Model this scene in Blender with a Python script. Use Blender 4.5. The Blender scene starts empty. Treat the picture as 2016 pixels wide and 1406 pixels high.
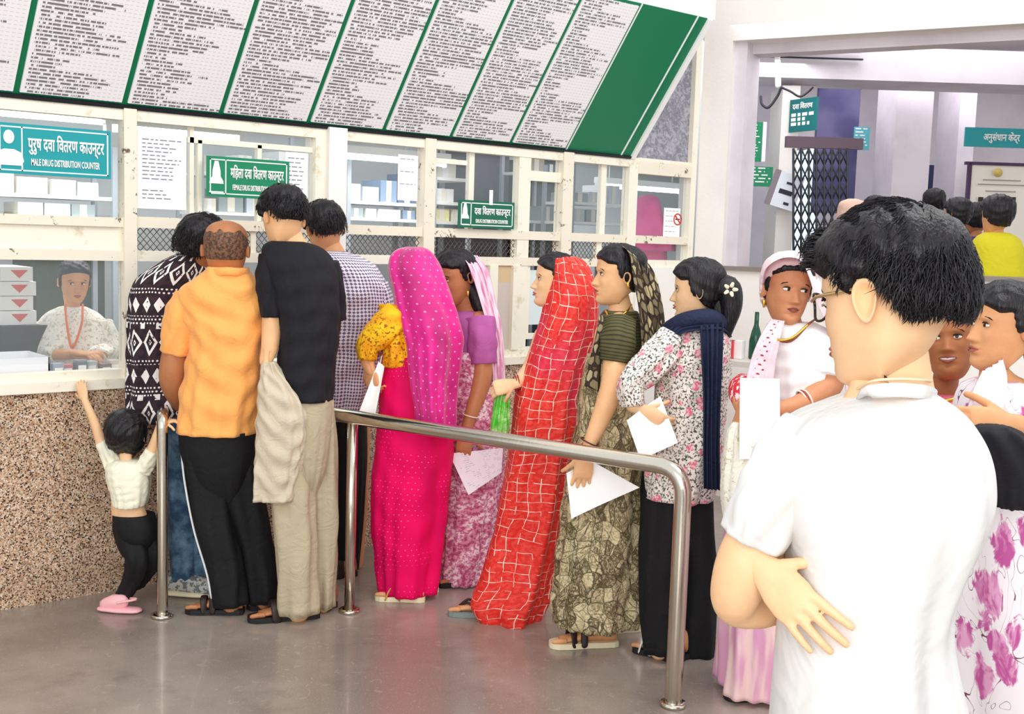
import bpy, math, random
import numpy as np
from mathutils import Vector, Matrix
random.seed(7); RNG = np.random.default_rng(7)
SC = bpy.context.scene; COL = SC.collection
R_ = math.radians
# ---------------------------------------------------------------- camera
YAW, PITCH, ROLL, FPX, HC = R_(40.036), R_(5.903), R_(1.789), 2240.1, 1.6
FW = np.array([math.sin(YAW)*math.cos(PITCH), math.cos(YAW)*math.cos(PITCH), -math.sin(PITCH)])
_r = np.array([math.cos(YAW), -math.sin(YAW), 0.]); _u = np.cross(_r, FW)
CR = _r*math.cos(ROLL)+_u*math.sin(ROLL); CU = -_r*math.sin(ROLL)+_u*math.cos(ROLL)
FH = np.array([math.sin(YAW), math.cos(YAW), 0.]); RH = _r; ZZ = np.array([0, 0, 1.]); TW = -FH
CP = np.array([0, 0, HC])
cd = bpy.data.cameras.new('camera'); cam = bpy.data.objects.new('camera', cd); COL.objects.link(cam)
cd.sensor_fit = 'HORIZONTAL'; cd.sensor_width = 36; cd.lens = 36*FPX/2016; cd.clip_start = .05; cd.clip_end = 200
cam.matrix_world = Matrix(((CR[0], CU[0], -FW[0], CP[0]), (CR[1], CU[1], -FW[1], CP[1]), (CR[2], CU[2], -FW[2], CP[2]), (0, 0, 0, 1)))
SC.camera = cam
# ---------------------------------------------------------------- light and exposure
SC.view_settings.view_transform = 'Standard'; SC.view_settings.look = 'None'
SC.view_settings.gamma = 1; SC.view_settings.use_curve_mapping = False
SC.view_settings.exposure = 0.28
W = bpy.data.worlds.new('daylight'); SC.world = W; W.use_nodes = True
W.node_tree.nodes['Background'].inputs[0].default_value = (.93, .96, 1, 1)
W.node_tree.nodes['Background'].inputs[1].default_value = .95
def area(name, loc, aim, sx, sy, power, col=(1, 1, 1)):
    l = bpy.data.lights.new(name, 'AREA'); l.shape = 'RECTANGLE'; l.size = sx; l.size_y = sy; l.energy = power; l.color = col
    o = bpy.data.objects.new(name, l); COL.objects.link(o); o.location = loc
    o.rotation_euler = (Vector(aim)-Vector(loc)).to_track_quat('-Z', 'Y').to_euler(); o['kind'] = 'helper'; return o
area('hall_daylight', (-2.4, -1.6, 2.6), (3.0, 4.6, 1.5), 4.5, 3.2, 175, (1, .985, .96))
area('hall_lamp', (3.4, 1.2, 4.2), (3.4, 3.4, 0), 2.5, 2.0, 60, (1, .99, .97))  # unseen area light over the hall, added without any lamp fitting
# ---------------------------------------------------------------- pixel to place
def ray(x, y): return FW+CR*((x-1008)/FPX)+CU*((703-y)/FPX)
def at(x, y, d): q = ray(x, y); return CP+q*(d/(q@FH))
def flo(x, y, z=0): q = ray(x, y); return CP+q*((z-HC)/q[2])
def onY(x, y, Y): q = ray(x, y); return CP+q*(Y/q[1])
def V(x, u, t): return RH*x+ZZ*u+TW*t          # direction: across, up, towards the viewer's side
# ---------------------------------------------------------------- objects
def link(name, me, m=None, parent=None):
    o = bpy.data.objects.new(name, me); COL.objects.link(o)
    if m is not None and me is not None: me.materials.append(m)
    if parent is not None:
        o.parent = parent; o.matrix_parent_inverse = parent.matrix_world.inverted() if False else Matrix.Translation(-Vector(parent.location)) @ Matrix.Identity(4)
    return o
def tag(o, label=None, cat=None, group=None, kind=None):
    if label: o['label'] = label
    if cat: o['category'] = cat
    if group: o['group'] = group
    if kind: o['kind'] = kind
    return o
def empty(name, loc, label=None, cat=None, group=None):
    o = bpy.data.objects.new(name, None); COL.objects.link(o); o.location = loc; o.empty_display_size = .1
    return tag(o, label, cat, group)
class MB:
    """collects vertices, faces and uvs; build() links them as one mesh object"""
    def __init__(s): s.v = []; s.f = []; s.uv = []; s.n = 0; s.sm = []
    def add(s, vs, fs, uvs=None, smooth=True):
        vs = np.asarray(vs, float).reshape(-1, 3); s.v.append(vs)
        for i, f in enumerate(fs):
            s.f.append([k+s.n for k in f]); s.sm.append(smooth)
            s.uv.append(uvs[i] if uvs is not None else [(vs[k][0]+vs[k][1]*.7, vs[k][2]) for k in f])
        s.n += len(vs); return s
    def box(s, c, d, ax=None):
        c = np.asarray(c, float); ax = ax if ax is not None else (np.array([1, 0, 0.]), np.array([0, 1, 0.]), ZZ)
        a, b, e = [np.asarray(ax[i])*d[i]/2 for i in range(3)]
        vs = [c+i*a+j*b+k*e for i in (-1, 1) for j in (-1, 1) for k in (-1, 1)]
        lx, ly, lz = d
        q = lambda w, h: [(0, 0), (w, 0), (w, h), (0, h)]
        s.add(vs, [(0, 1, 3, 2), (6, 7, 5, 4), (0, 4, 5, 1), (3, 7, 6, 2), (1, 5, 7, 3), (2, 6, 4, 0)],
              [q(lz, ly), q(lz, ly), q(lx, lz), q(lx, lz), q(lx, ly), q(lx, ly)], False); return s
    def span(s, x0, x1, y0, y1, z0, z1): return s.box(((x0+x1)/2, (y0+y1)/2, (z0+z1)/2), (abs(x1-x0), abs(y1-y0), abs(z1-z0)))
    def quad(s, p, uv=((0, 0), (1, 0), (1, 1), (0, 1))): return s.add(p, [(0, 1, 2, 3)], [list(uv)], False)
    def prism(s, poly, off):
        poly = np.asarray(poly, float); n = len(poly); vs = np.vstack([poly, poly+np.asarray(off)])
        s.add(vs, [tuple(range(n))[::-1], tuple(range(n, 2*n))]+[(i, (i+1) % n, n+(i+1) % n, n+i) for i in range(n)], None, False); return s
    def rings(s, P, uw=1., vs_=None, cap=True, closed=True, u0=0.):
        """P: (m, n, 3) rings; uw: width in metres of one turn, vs_: length coordinate per ring"""
        P = np.asarray(P); m, n = P.shape[:2]
        if vs_ is None:
            c = P.mean(1); vs_ = np.concatenate([[0], np.cumsum(np.linalg.norm(np.diff(c, axis=0), axis=1))])
        F = []; U = []; k = n if closed else n-1
        for i in range(m-1):
            for j in range(k):
                j2 = (j+1) % n
                F.append((i*n+j, i*n+j2, (i+1)*n+j2, (i+1)*n+j))
                U.append([(u0+j/n*uw, vs_[i]), (u0+(j+1)/n*uw, vs_[i]), (u0+(j+1)/n*uw, vs_[i+1]), (u0+j/n*uw, vs_[i+1])])
        if cap and closed:
            F.append(tuple(range(n))[::-1]); U.append([(0, 0)]*n)
            F.append(tuple((m-1)*n+j for j in range(n))); U.append([(0, 0)]*n)
        return s.add(P.reshape(-1, 3), F, U)
    def mesh(s, name='m'):
        me = bpy.data.meshes.new(name); me.from_pydata(np.vstack(s.v).tolist(), [], s.f)
        l = me.uv_layers.new(name='UVMap'); l.data.foreach_set('uv', np.array([c for f in s.uv for c in f], 'f').ravel())
        me.polygons.foreach_set('use_smooth', s.sm); me.update(); return me
    def build(s, name, m=None, parent=None, **k): return tag(link(name, s.mesh(name), m, parent), **k)
def catmull(K, m):
    K = np.asarray(K, float); n = len(K)
    if n == 1: return np.repeat(K, m, 0)
    E = np.vstack([2*K[0]-K[1], K, 2*K[-1]-K[-2]]); out = []
    L = np.linalg.norm(np.diff(K[:, :2], axis=0), axis=1)+1e-6; cs = np.concatenate([[0], np.cumsum(L)])
    for t in np.linspace(0, cs[-1], m):
        i = min(int(np.searchsorted(cs, t, 'right')-1), n-2); i = max(i, 0); u = (t-cs[i])/L[i]
        # tangents scaled to the uneven spacing
        def tan(j):
            if j <= 0: return (K[1]-K[0])/L[0]
            if j >= n-1: return (K[-1]-K[-2])/L[-1]
            return (K[j+1]-K[j-1])/(L[j-1]+L[j])
        a, b = K[i], K[i+1]; ta, tb = tan(i)*L[i], tan(i+1)*L[i]
        out.append((2*u**3-3*u**2+1)*a+(u**3-2*u**2+u)*ta+(-2*u**3+3*u**2)*b+(u**3-u**2)*tb)
    return np.array(out)
def tube_pts(path, rad, n=12, flat=1., up=None, ends=True):
    """rings along a world-space path (k,3) with radii (k,); rounded ends"""
    path = np.asarray(path, float); rad = np.asarray(rad, float)
    if ends:
        d0 = path[0]-path[1]; d0 /= np.linalg.norm(d0)+1e-9; d1 = path[-1]-path[-2]; d1 /= np.linalg.norm(d1)+1e-9
        path = np.vstack([path[0]+d0*rad[0]*.9, path[0]+d0*rad[0]*.6, path, path[-1]+d1*rad[-1]*.6, path[-1]+d1*rad[-1]*.9])
        rad = np.concatenate([[rad[0]*.2, rad[0]*.75], rad, [rad[-1]*.75, rad[-1]*.2]])
    T = np.gradient(path, axis=0); T /= np.linalg.norm(T, axis=1)[:, None]+1e-9
    up = np.asarray(up if up is not None else TW, float); P = []; a = np.linspace(0, 2*math.pi, n, endpoint=False)
    for p, t, r in zip(path, T, rad):
        s = np.cross(t, up)
        if np.linalg.norm(s) < .05: s = np.cross(t, ZZ+up*.3)
        s /= np.linalg.norm(s); w = np.cross(s, t)
        P.append(p+np.outer(np.cos(a), s)*r+np.outer(np.sin(a), w)*r*flat)
    return np.array(P)
def bez(pts, m):   # smooth 3-D path through points
    K = np.asarray(pts, float); n = len(K); L = np.linalg.norm(np.diff(K[:, :3], axis=0), axis=1)+1e-6; cs = np.concatenate([[0], np.cumsum(L)]); out = []
    for t in np.linspace(0, cs[-1], m):
        i = max(min(int(np.searchsorted(cs, t, 'right')-1), n-2), 0); u = (t-cs[i])/L[i]
        def tan(j):
            if j <= 0: return (K[1]-K[0])/L[0]
            if j >= n-1: return (K[-1]-K[-2])/L[-1]
            return (K[j+1]-K[j-1])/(L[j-1]+L[j])
        ta, tb = tan(i)*L[i], tan(i+1)*L[i]; a, b = K[i], K[i+1]
        out.append((2*u**3-3*u**2+1)*a+(u**3-2*u**2+u)*ta+(-2*u**3+3*u**2)*b+(u**3-u**2)*tb)
    return np.array(out)
def remesh(me, vox, sm=2, fac=.5):
    o = bpy.data.objects.new('tmp', me); COL.objects.link(o)
    a = o.modifiers.new('r', 'REMESH'); a.mode = 'VOXEL'; a.voxel_size = vox; a.use_smooth_shade = True
    if sm: b = o.modifiers.new('s', 'SMOOTH'); b.iterations = sm; b.factor = fac
    dg = bpy.context.evaluated_depsgraph_get(); r = bpy.data.meshes.new_from_object(o.evaluated_get(dg))
    bpy.data.objects.remove(o); return r
# ---------------------------------------------------------------- materials
def lin(c):
    if isinstance(c, str): c = [int(c[i:i+2], 16)/255 for i in (0, 2, 4)]
    return tuple(((x/12.92) if x <= .04045 else ((x+.055)/1.055)**2.4) for x in c)+(1.,)
class X:      # socket with arithmetic
    def __init__(s, n, k): s.n = n; s.k = k
    def _m(s, op, *o):
        nd = s.n.t.nodes.new('ShaderNodeMath'); nd.operation = op
        for i, q in enumerate((s,)+o):
            if isinstance(q, X): s.n.t.links.new(q.k, nd.inputs[i])
            else: nd.inputs[i].default_value = q
        return X(s.n, nd.outputs[0])
    def __add__(s, o): return s._m('ADD', o)
    def __sub__(s, o): return s._m('SUBTRACT', o)
    def __mul__(s, o): return s._m('MULTIPLY', o)
    def __truediv__(s, o): return s._m('DIVIDE', o)
    __radd__ = __add__; __rmul__ = __mul__
    def fr(s): return s._m('FRACT')
    def fl(s): return s._m('FLOOR')
    def ab(s): return s._m('ABSOLUTE')
    def lt(s, o): return s._m('LESS_THAN', o)
    def gt(s, o): return s._m('GREATER_THAN', o)
    def mx(s, o): return s._m('MAXIMUM', o)
    def mn(s, o): return s._m('MINIMUM', o)
    def sin(s): return s._m('SINE')
    def pw(s, o): return s._m('POWER', o)
    def inv(s): return s._m('MULTIPLY', -1)+1
    def tri(s): return (s.fr()-.5).ab()*2      # 0 at .5, 1 at integers
class N:
    def __init__(s, t): s.t = t
    def new(s, ty, **k):
        n = s.t.nodes.new(ty)
        for a, b in k.items(): setattr(n, a, b)
        return n
    def uv(s):
        sp = s.new('ShaderNodeSeparateXYZ'); s.t.links.new(s.new('ShaderNodeTexCoord').outputs['UV'], sp.inputs[0]); return X(s, sp.outputs[0]), X(s, sp.outputs[1])
    def obj(s): return X(s, s.new('ShaderNodeTexCoord').outputs['Object'])
    def pos(s): return X(s, s.new('ShaderNodeNewGeometry').outputs['Position'])
    def xyz(s, a, b=0., c=0.):
        n = s.new('ShaderNodeCombineXYZ')
        for i, q in enumerate((a, b, c)):
            if isinstance(q, X): s.t.links.new(q.k, n.inputs[i])
            else: n.inputs[i].default_value = q
        return X(s, n.outputs[0])
    def sep(s, v):
        n = s.new('ShaderNodeSeparateXYZ'); s.t.links.new(v.k, n.inputs[0]); return [X(s, n.outputs[i]) for i in range(3)]
    def noise(s, v, sc=5., det=2., rough=.5, dist=0.):
        n = s.new('ShaderNodeTexNoise'); s.t.links.new(v.k, n.inputs['Vector'])
        n.inputs['Scale'].default_value = sc; n.inputs['Detail'].default_value = det; n.inputs['Roughness'].default_value = rough; n.inputs['Distortion'].default_value = dist
        return X(s, n.outputs[0])
    def vor(s, v, sc=5., feat='F1', out=0, rnd=1.):
        n = s.new('ShaderNodeTexVoronoi', feature=feat); s.t.links.new(v.k, n.inputs['Vector']); n.inputs['Scale'].default_value = sc; n.inputs['Randomness'].default_value = rnd
        return X(s, n.outputs[out])
    def white(s, v):
        n = s.new('ShaderNodeTexWhiteNoise'); s.t.links.new(v.k, n.inputs['Vector']); return X(s, n.outputs['Value'])
    def mix(s, f, a, b):
        n = s.new('ShaderNodeMix', data_type='RGBA')
        for i, q in ((0, f), (6, a), (7, b)):
            if isinstance(q, X): s.t.links.new(q.k, n.inputs[i])
            elif i == 0: n.inputs[0].default_value = q
            else: n.inputs[i].default_value = lin(q) if isinstance(q, str) or len(q) == 3 else q
        return X(s, n.outputs[2])
    def step(s, x, a, b):
        n = s.new('ShaderNodeMapRange', interpolation_type='SMOOTHSTEP'); s.t.links.new(x.k, n.inputs[0]); n.inputs[1].default_value = a; n.inputs[2].default_value = b
        return X(s, n.outputs[0])
MATS = {}
def mat(name, col, rough=.6, metal=0., bump=None, bstr=.3, bdist=.01, emit=0., alpha=1., trans=0., sheen=0., sss=0., ior=1.45, spec=.5, coat=0.):
    """col: hex, or a function(n) returning a colour socket; bump: function(n) returning a height socket"""
    if name in MATS: return MATS[name]
    m = bpy.data.materials.new(name); m.use_nodes = True; t = m.node_tree; b = t.nodes['Principled BSDF']; n = N(t)
    if callable(col): t.links.new(col(n).k, b.inputs['Base Color'])
    else: b.inputs['Base Color'].default_value = lin(col); m.diffuse_color = lin(col)
    if callable(rough): t.links.new(rough(n).k, b.inputs['Roughness'])
    else: b.inputs['Roughness'].default_value = rough
    b.inputs['Metallic'].default_value = metal; b.inputs['IOR'].default_value = ior; b.inputs['Specular IOR Level'].default_value = spec
    b.inputs['Transmission Weight'].default_value = trans; b.inputs['Coat Weight'].default_value = coat
    if sheen: b.inputs['Sheen Weight'].default_value = sheen
    if sss: b.inputs['Subsurface Weight'].default_value = sss; b.inputs['Subsurface Radius'].default_value = (.012, .005, .003); b.inputs['Subsurface Scale'].default_value = 1
    if callable(alpha): t.links.new(alpha(n).k, b.inputs['Alpha'])
    else: b.inputs['Alpha'].default_value = alpha
    if emit: b.inputs['Emission Color'].default_value = lin(col) if isinstance(col, str) else (1, 1, 1, 1); b.inputs['Emission Strength'].default_value = emit
    if bump:
        bn = n.new('ShaderNodeBump'); bn.inputs['Strength'].default_value = bstr; bn.inputs['Distance'].default_value = bdist
        t.links.new(bump(n).k, bn.inputs['Height']); t.links.new(bn.outputs[0], b.inputs['Normal'])
    MATS[name] = m; return m
def cloth_bump(sc=5.):   # weave and soft crumple
    return lambda n: n.noise(n.obj(), sc, 3, .55, .6)
def text(s, size, p, right, up, m, name='lettering', parent=None, width=None, depth=.001, align='LEFT', bold=0.):
    c = bpy.data.curves.new('t', 'FONT'); c.body = s; c.size = size; c.align_x = align; c.extrude = depth; c.resolution_u = 2; c.offset = bold*size
    o = bpy.data.objects.new('t', c); COL.objects.link(o); bpy.context.view_layer.update()
    me = bpy.data.meshes.new_from_object(o.evaluated_get(bpy.context.evaluated_depsgraph_get())); bpy.data.objects.remove(o)
    v = np.array([q.co[:] for q in me.vertices])
    sx = 1 if width is None else width/(v[:, 0].max()-v[:, 0].min())
    if width is not None: v[:, 0] -= v[:, 0].min()
    isl = list(range(len(v)))                      # each glyph a hair proud of its neighbour
    def root(i):
        while isl[i] != i: isl[i] = isl[isl[i]]; i = isl[i]
        return i
    for e in me.edges: isl[root(e.vertices[0])] = root(e.vertices[1])
    ids = {}; v[:, 2] += np.array([ids.setdefault(root(i), len(ids)) % 4 for i in range(len(v))])*.0005
    right = np.asarray(right, float); up = np.asarray(up, float); right = right/np.linalg.norm(right); up = up/np.linalg.norm(up); nn = np.cross(right, up)
    w = np.asarray(p)+np.outer(v[:, 0]*sx, right)+np.outer(v[:, 1], up)+np.outer(v[:, 2], nn)
    me.vertices.foreach_set('co', w.astype('f').ravel()); me.update(); return link(name, me, m, parent)
# ================================================================ SETTING
YW = 4.858; XA = np.array([1., 0, 0])
cream = mat('cream_paint', lambda n: n.mix(n.step(n.noise(n.pos(), 9, 6, .7), .56, .70), 'F4EEDC', 'D9CDAE'), .45, bump=lambda n: n.noise(n.pos(), 30, 3), bstr=.15)
chip = mat('chipped_cream_paint', lambda n: n.mix(n.step(n.noise(n.pos(), 16, 8, .75, .5), .585, .62), 'EFE6D2', '6E5B48'), .55, bump=lambda n: n.noise(n.pos(), 16, 8, .75, .5), bstr=.3)
wallw = mat('white_wall_paint', lambda n: n.mix(n.step(n.noise(n.pos(), 2.2, 6, .6), .45, .9), 'F5F0EA', 'EAE3DC'), .7, bump=lambda n: n.noise(n.pos(), 45, 3), bstr=.12)
wallg = mat('pale_lilac_wall', lambda n: n.mix(n.step(n.noise(n.pos(), 1.6, 5, .6), .4, .75), 'E3DCE2', 'CFC6CE'), .7)
tanp = mat('beige_tile', 'CFC2B8', .5)
inwall = mat('store_wall', 'D3D8DA', .7)
def granite(n):
    p = n.pos(); a = n.vor(p, 210, 'F1', 1); sp = n.sep(a)[0]
    b = n.noise(p, 110, 3, .6)
    c = n.mix(n.step(b, .35, .65), 'A9805F', 'DDBFA0')
    c = n.mix(sp.gt(.80), c, '352820'); c = n.mix(sp.lt(.14), c, 'EADAC6')
    return n.mix(n.step(n.noise(p, 3, 4, .6), .45, .75)*.35, c, '6F573F')
gran = mat('speckled_granite_chip', granite, .45, bump=lambda n: n.vor(n.pos(), 210, 'F1', 0), bstr=.35, bdist=.004)
def floorc(n):
    p = n.pos(); a = n.noise(p, 1.1, 5, .6); b = n.noise(p, 160, 2, .5)
    c = n.mix(n.step(a, .35, .68), '85796F', 'A5988D'); c = n.mix(n.step(b, .55, .75)*.35, c, 'C2B9AE')
    c = n.mix(n.step(n.noise(p, 3.7, 6, .65), .55, .72)*.35, c, '6C6056')
    return n.mix(n.step(n.noise(p, 14, 3, .5, 2.), .64, .67)*.15, c, 'C9C4BE')
floorm = mat('polished_grey_stone', floorc, lambda n: n.step(n.noise(n.pos(), 4, 5, .6), .2, .9)*.20+.13, bump=lambda n: n.noise(n.pos(), 6, 4), bstr=.05, spec=.55, coat=.15)
glass = mat('window_glass', 'C4D2D6', .04, alpha=.10, spec=.8)
frost = mat('dusty_glass', lambda n: n.mix(n.step(n.noise(n.pos(), 24, 5, .7, 1.2), .4, .65), '8D8B99', 'C9C7D2'), .25, alpha=.72)
steel = mat('stainless_steel', 'D4CDBE', .16, metal=1., bump=lambda n: n.noise(n.pos(), 60, 3), bstr=.03)
darkm = mat('dark_iron', '2B2D33', .5, metal=.4)
green = mat('board_green', '00794F', .38)
greens = mat('sign_green', '008458', .35)
teals = mat('sign_teal', '0E9AA0', .35)
whitep = mat('white_print', 'FAFAF7', .5)
paper = mat('white_paper', 'FDFDFB', .6)
MB().span(-6, 16, -6, 16, -.1, 0).build('floor', floorm, kind='structure')
# --- the counter wall: granite lower part, ledge, plaster pillars
X0, X1 = -.6, 5.56
MB().span(X0, X1+.02, YW, YW+.14, 0, .905).build('wall_counter', gran, kind='structure')
MB().span(X0, X1, YW-.03, YW+.45, .905, .945).build('trim_1', cream, kind='structure', label=None)
# window frame members (pushed in X by their place along the wall)
fr = empty('window_1', (X0, YW, .945)); fr['kind'] = 'structure'
def member(x0, x1, z0, z1, m=cream, y0=YW, y1=YW+.06, name='frame_bar'): return MB().span(x0, x1, y0, y1, z0, z1).build(name, m, fr)
xs = {k: onY(k, 450, YW)[0] for k in (22, 243, 268, 620, 640, 675, 832, 853, 1020, 1043, 1103, 1123, 1235, 1252, 1362, 1375)}
member(xs[243], xs[268], .945, 2.11, chip, YW-.012); member(xs[620], xs[640], .945, 2.11)
member(xs[832], xs[853], .945, 2.11, chip, YW-.012)
member(xs[1103], xs[1123], .945, 2.11, chip, YW-.012); member(xs[1235], xs[1252], .945, 2.11); member(xs[1362]-.03, 5.56, .945, 3.1)
member(xs[1020], xs[1043], .945, 2.06, cream, YW+.005)
MB().span(xs[640], xs[675], YW-.03, YW+.2, .945, 2.11).build('wall_pier', wallw, fr)
# rails between the uprights
bays = [(X0, xs[243]), (xs[268], xs[620]), (xs[675], xs[832]), (xs[853], xs[1103]), (xs[1123], xs[1235]), (xs[1252], xs[1362]-.03)]
for i, (a, b) in enumerate(bays):
    member(a, b, 2.055, 2.115)                                  # header
    member(a, b, 1.60, 1.648 if i else 1.64, chip)               # upper rail
    member(a, b, 1.455, 1.50, chip if i in (0, 3, 4) else cream)
    member(a, b, .945, .985)
# first bay is boarded between the rails; the last has no mesh
MB().span(X0, xs[243], YW+.02, YW+.05, 1.50, 1.60).build('infill_panel', cream, fr)
MB().span(xs[1252], 5.56, YW-.02, YW+.06, 0, 1.455).build('wall_plaster', wallw, kind='structure')
# inner thin uprights of the sashes
for a in (372, 388, 505): member(onY(a, 350, YW+.04)[0], onY(a+8, 350, YW+.04)[0], 1.648, 2.0 if a > 380 else 2.055, cream, YW+.03, YW+.06)
member(onY(376, 290, YW)[0], xs[620], 1.985, 2.01, cream, YW+.03, YW+.055)
for a in (920, 1180): member(onY(a, 400, YW+.04)[0], onY(a+10, 400, YW+.04)[0], 1.648, 2.055, cream, YW+.03, YW+.06)
member(xs[1043], xs[1103], 1.93, 1.985, cream, YW+.01, YW+.05)
member(xs[853], onY(925, 320, YW)[0], 1.985, 2.01, cream, YW+.02, YW+.05)
member(onY(1180, 470, YW)[0], onY(1190, 470, YW)[0], 1.50, 1.60, cream, YW+.02, YW+.05)
member(onY(498, 470, YW)[0], onY(508, 470, YW)[0], 1.50, 1.60, cream, YW+.02, YW+.05)
# closed shutter and lower sash near the thin bay, below the mesh
for (a, b, z0, z1) in ((962, 978, .985, 1.455), (1008, 1022, .985, 1.455)): member(onY(a, 560, YW)[0], onY(b, 560, YW)[0], z0, z1, cream, YW-.01, YW+.05)
MB().span(onY(978, 560, YW)[0], onY(1008, 560, YW)[0], YW+.015, YW+.04, .985, 1.36).build('shutter_panel', tanp, fr)
MB().span(onY(978, 560, YW)[0], onY(1008, 560, YW)[0], YW+.015, YW+.038, 1.36, 1.455).build('shutter_panel', mat('ochre_panel', 'D6BC94', .5), fr)
member(onY(1022, 600, YW+.02)[0], xs[1103], 1.04, 1.07, cream, YW+.01, YW+.05)
member(onY(1035, 560, YW+.02)[0], onY(1042, 560, YW+.02)[0], 1.07, 1.455, cream, YW+.015, YW+.05)
MB().span(onY(1044, 560, YW)[0], xs[1103], YW+.03, YW+.04, 1.12, 1.43).build('white_pane', mat('whitened_pane', 'DDE9EA', .3), fr)
# panes
for i, (a, b) in enumerate(bays[:5]): MB().span(a, b, YW+.035, YW+.039, 1.648, 2.055).build('pane', glass, fr)
MB().span(X0, xs[243], YW+.03, YW+.034, 1.02, 1.455).build('pane', glass, fr)
MB().span(bays[5][0], bays[5][1], YW+.035, YW+.039, 1.5, 2.03).build('pane', glass, fr)
MB().span(bays[5][0], bays[5][1], YW+.035, YW+.039, 2.09, 3.0).build('pane', frost, fr)
member(bays[5][0], bays[5][1], 2.02, 2.095, chip, YW-.005)
# diamond wire mesh between the rails of the middle bays
wire = MB()
for (a, b) in bays[1:5]:
    s = .03; k = a-.12
    while k < b:
        for sg in (1, -1):
            p = []
            xa, xb = (k, k+.09) if sg > 0 else (k+.09, k)
            for (x, z) in ((xa, 1.5), (xb, 1.6)): p.append((x, z))
            (xa, za), (xb, zb) = p
            t0 = max(0, (a-xa)/(xb-xa) if sg > 0 else (xa-b)/(xa-xb)); t1 = min(1, (b-xa)/(xb-xa) if sg > 0 else (xa-a)/(xa-xb))
            if t1 > t0:
                q0 = (xa+(xb-xa)*t0, YW+.03, za+(zb-za)*t0); q1 = (xa+(xb-xa)*t1, YW+.03, za+(zb-za)*t1)
                wire.rings(tube_pts([q0, q1], [.0018, .0018], 4, ends=False))
        k += s
wire.build('wire_mesh', mat('wire', '6B6256', .4, metal=.7), fr, kind='stuff')
# --- slanted list board
BT, BL = R_(37), .92
BU = np.array([0, -math.sin(BT), math.cos(BT)]); BN = np.cross(XA, BU)
bb = [onY(x, y, YW)[0] for x, y in ((25, 142), (238, 206), (428, 226), (600, 242), (749, 258), (881, 274), (999, 285), (1109, 295))]
bb[0] = bb[1]-.44; bx0, bx1 = bb[0]-.6, 4.954
def BP(x, v, h=0.): return np.array([x, YW-.005, 2.118])+BU*v+BN*h
def bbox(x0, x1, v0, v1, h0, h1): return MB().box(BP((x0+x1)/2, (v0+v1)/2, (h0+h1)/2), (x1-x0, v1-v0, h1-h0), (XA, BU, BN))
board = empty('medicine_list_board', BP(3.2, 0), 'long slanted green-bordered board of printed medicine lists above the counter windows', 'board')
board_back = bbox(bx0, bx1, 0, BL, -.02, 0).build('backing', green, board)
def lists(seed, dens):
    def f(n):
        u, v = n.uv(); rows = 52.
        r = (v*rows/BL); row = r.fl()+seed*7.3; fy = r.fr()
        inrow = (fy-.5).ab().lt(.27)
        ln = n.white(n.xyz(row*.37, seed, 0))            # line length
        blk = n.noise(n.xyz(row*.11, seed*3.), 1.4, 1)      # blocks of long and short
        lim = (ln*.35+n.step(blk, .35, .62)*dens+.12)*.40
        chars = n.white(n.xyz((u*300.).fl(), row*3.1, seed)); word = n.white(n.xyz((u*95.).fl(), row*1.7, seed+2.))
        ink = chars.gt(.18)*word.gt(.12)*inrow*u.gt(.015)*u.lt(lim+.015)
        rule = (fy-.08).ab().lt(.055)*((u*46.).fr().lt(.62))*u.gt(.012)*u.lt(.405)
        c = n.mix(rule*.45, 'FBF9FB', '77737A')
        return n.mix(ink*.8, c, '34323A')
    return f
for i in range(7):
    a, b = bb[i], bb[i+1]
    m = MB(); x0, x1 = a+.022, b-.004
    m.box(BP((x0+x1)/2, BL/2, .004), (x1-x0, BL-.03, .008), (XA, BU, BN))
    w = x1-x0; P = [BP(x0, .015, .0085), BP(x1, .015, .0085), BP(x1, BL-.015, .0085), BP(x0, BL-.015, .0085)]
    m.quad(P, ((0, BL), (w, BL), (w, 0), (0, 0)) if False else ((0, 0), (w, 0), (w, BL), (0, BL)))
    m.build('list_panel', mat('printed_list_%d' % i, lists(i+1., (.45, .7, .55, .6, .75, .65, .5)[i]), .35), board)
a = bx0
m = MB(); x0, x1 = bb[0]-.42, bb[0]-.004; w = x1-x0
m.box(BP((x0+x1)/2, BL/2, .004), (w, BL-.03, .008), (XA, BU, BN)); m.quad([BP(x0, .015, .0085), BP(x1, .015, .0085), BP(x1, BL-.015, .0085), BP(x0, BL-.015, .0085)], ((0, 0), (w, 0), (w, BL), (0, BL)))
m.build('list_panel', mat('printed_list_7', lists(9., .5), .35), board)
for (x0, x1) in ((bb[7]+.012, bb[7]+.020), (4.868, 4.878)): bbox(x0, x1, 0, BL, 0, .004).build('white_stripe', whitep, board)
bbox(bx1, bx1+.035, -.01, BL, -.05, .015).build('side_trim', whitep, board)
bbox(bx0, bx1, -.012, .003, -.02, .014).build('bottom_edge', darkm, board)
# wall over the board and ceiling of the store room
topz = 2.118+BL*math.cos(BT); topy = YW-BL*math.sin(BT)
MB().span(X0, 5.02, topy-.001, YW+.1, topz, topz+1.4).build('wall_upper', wallw, kind='structure')
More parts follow.
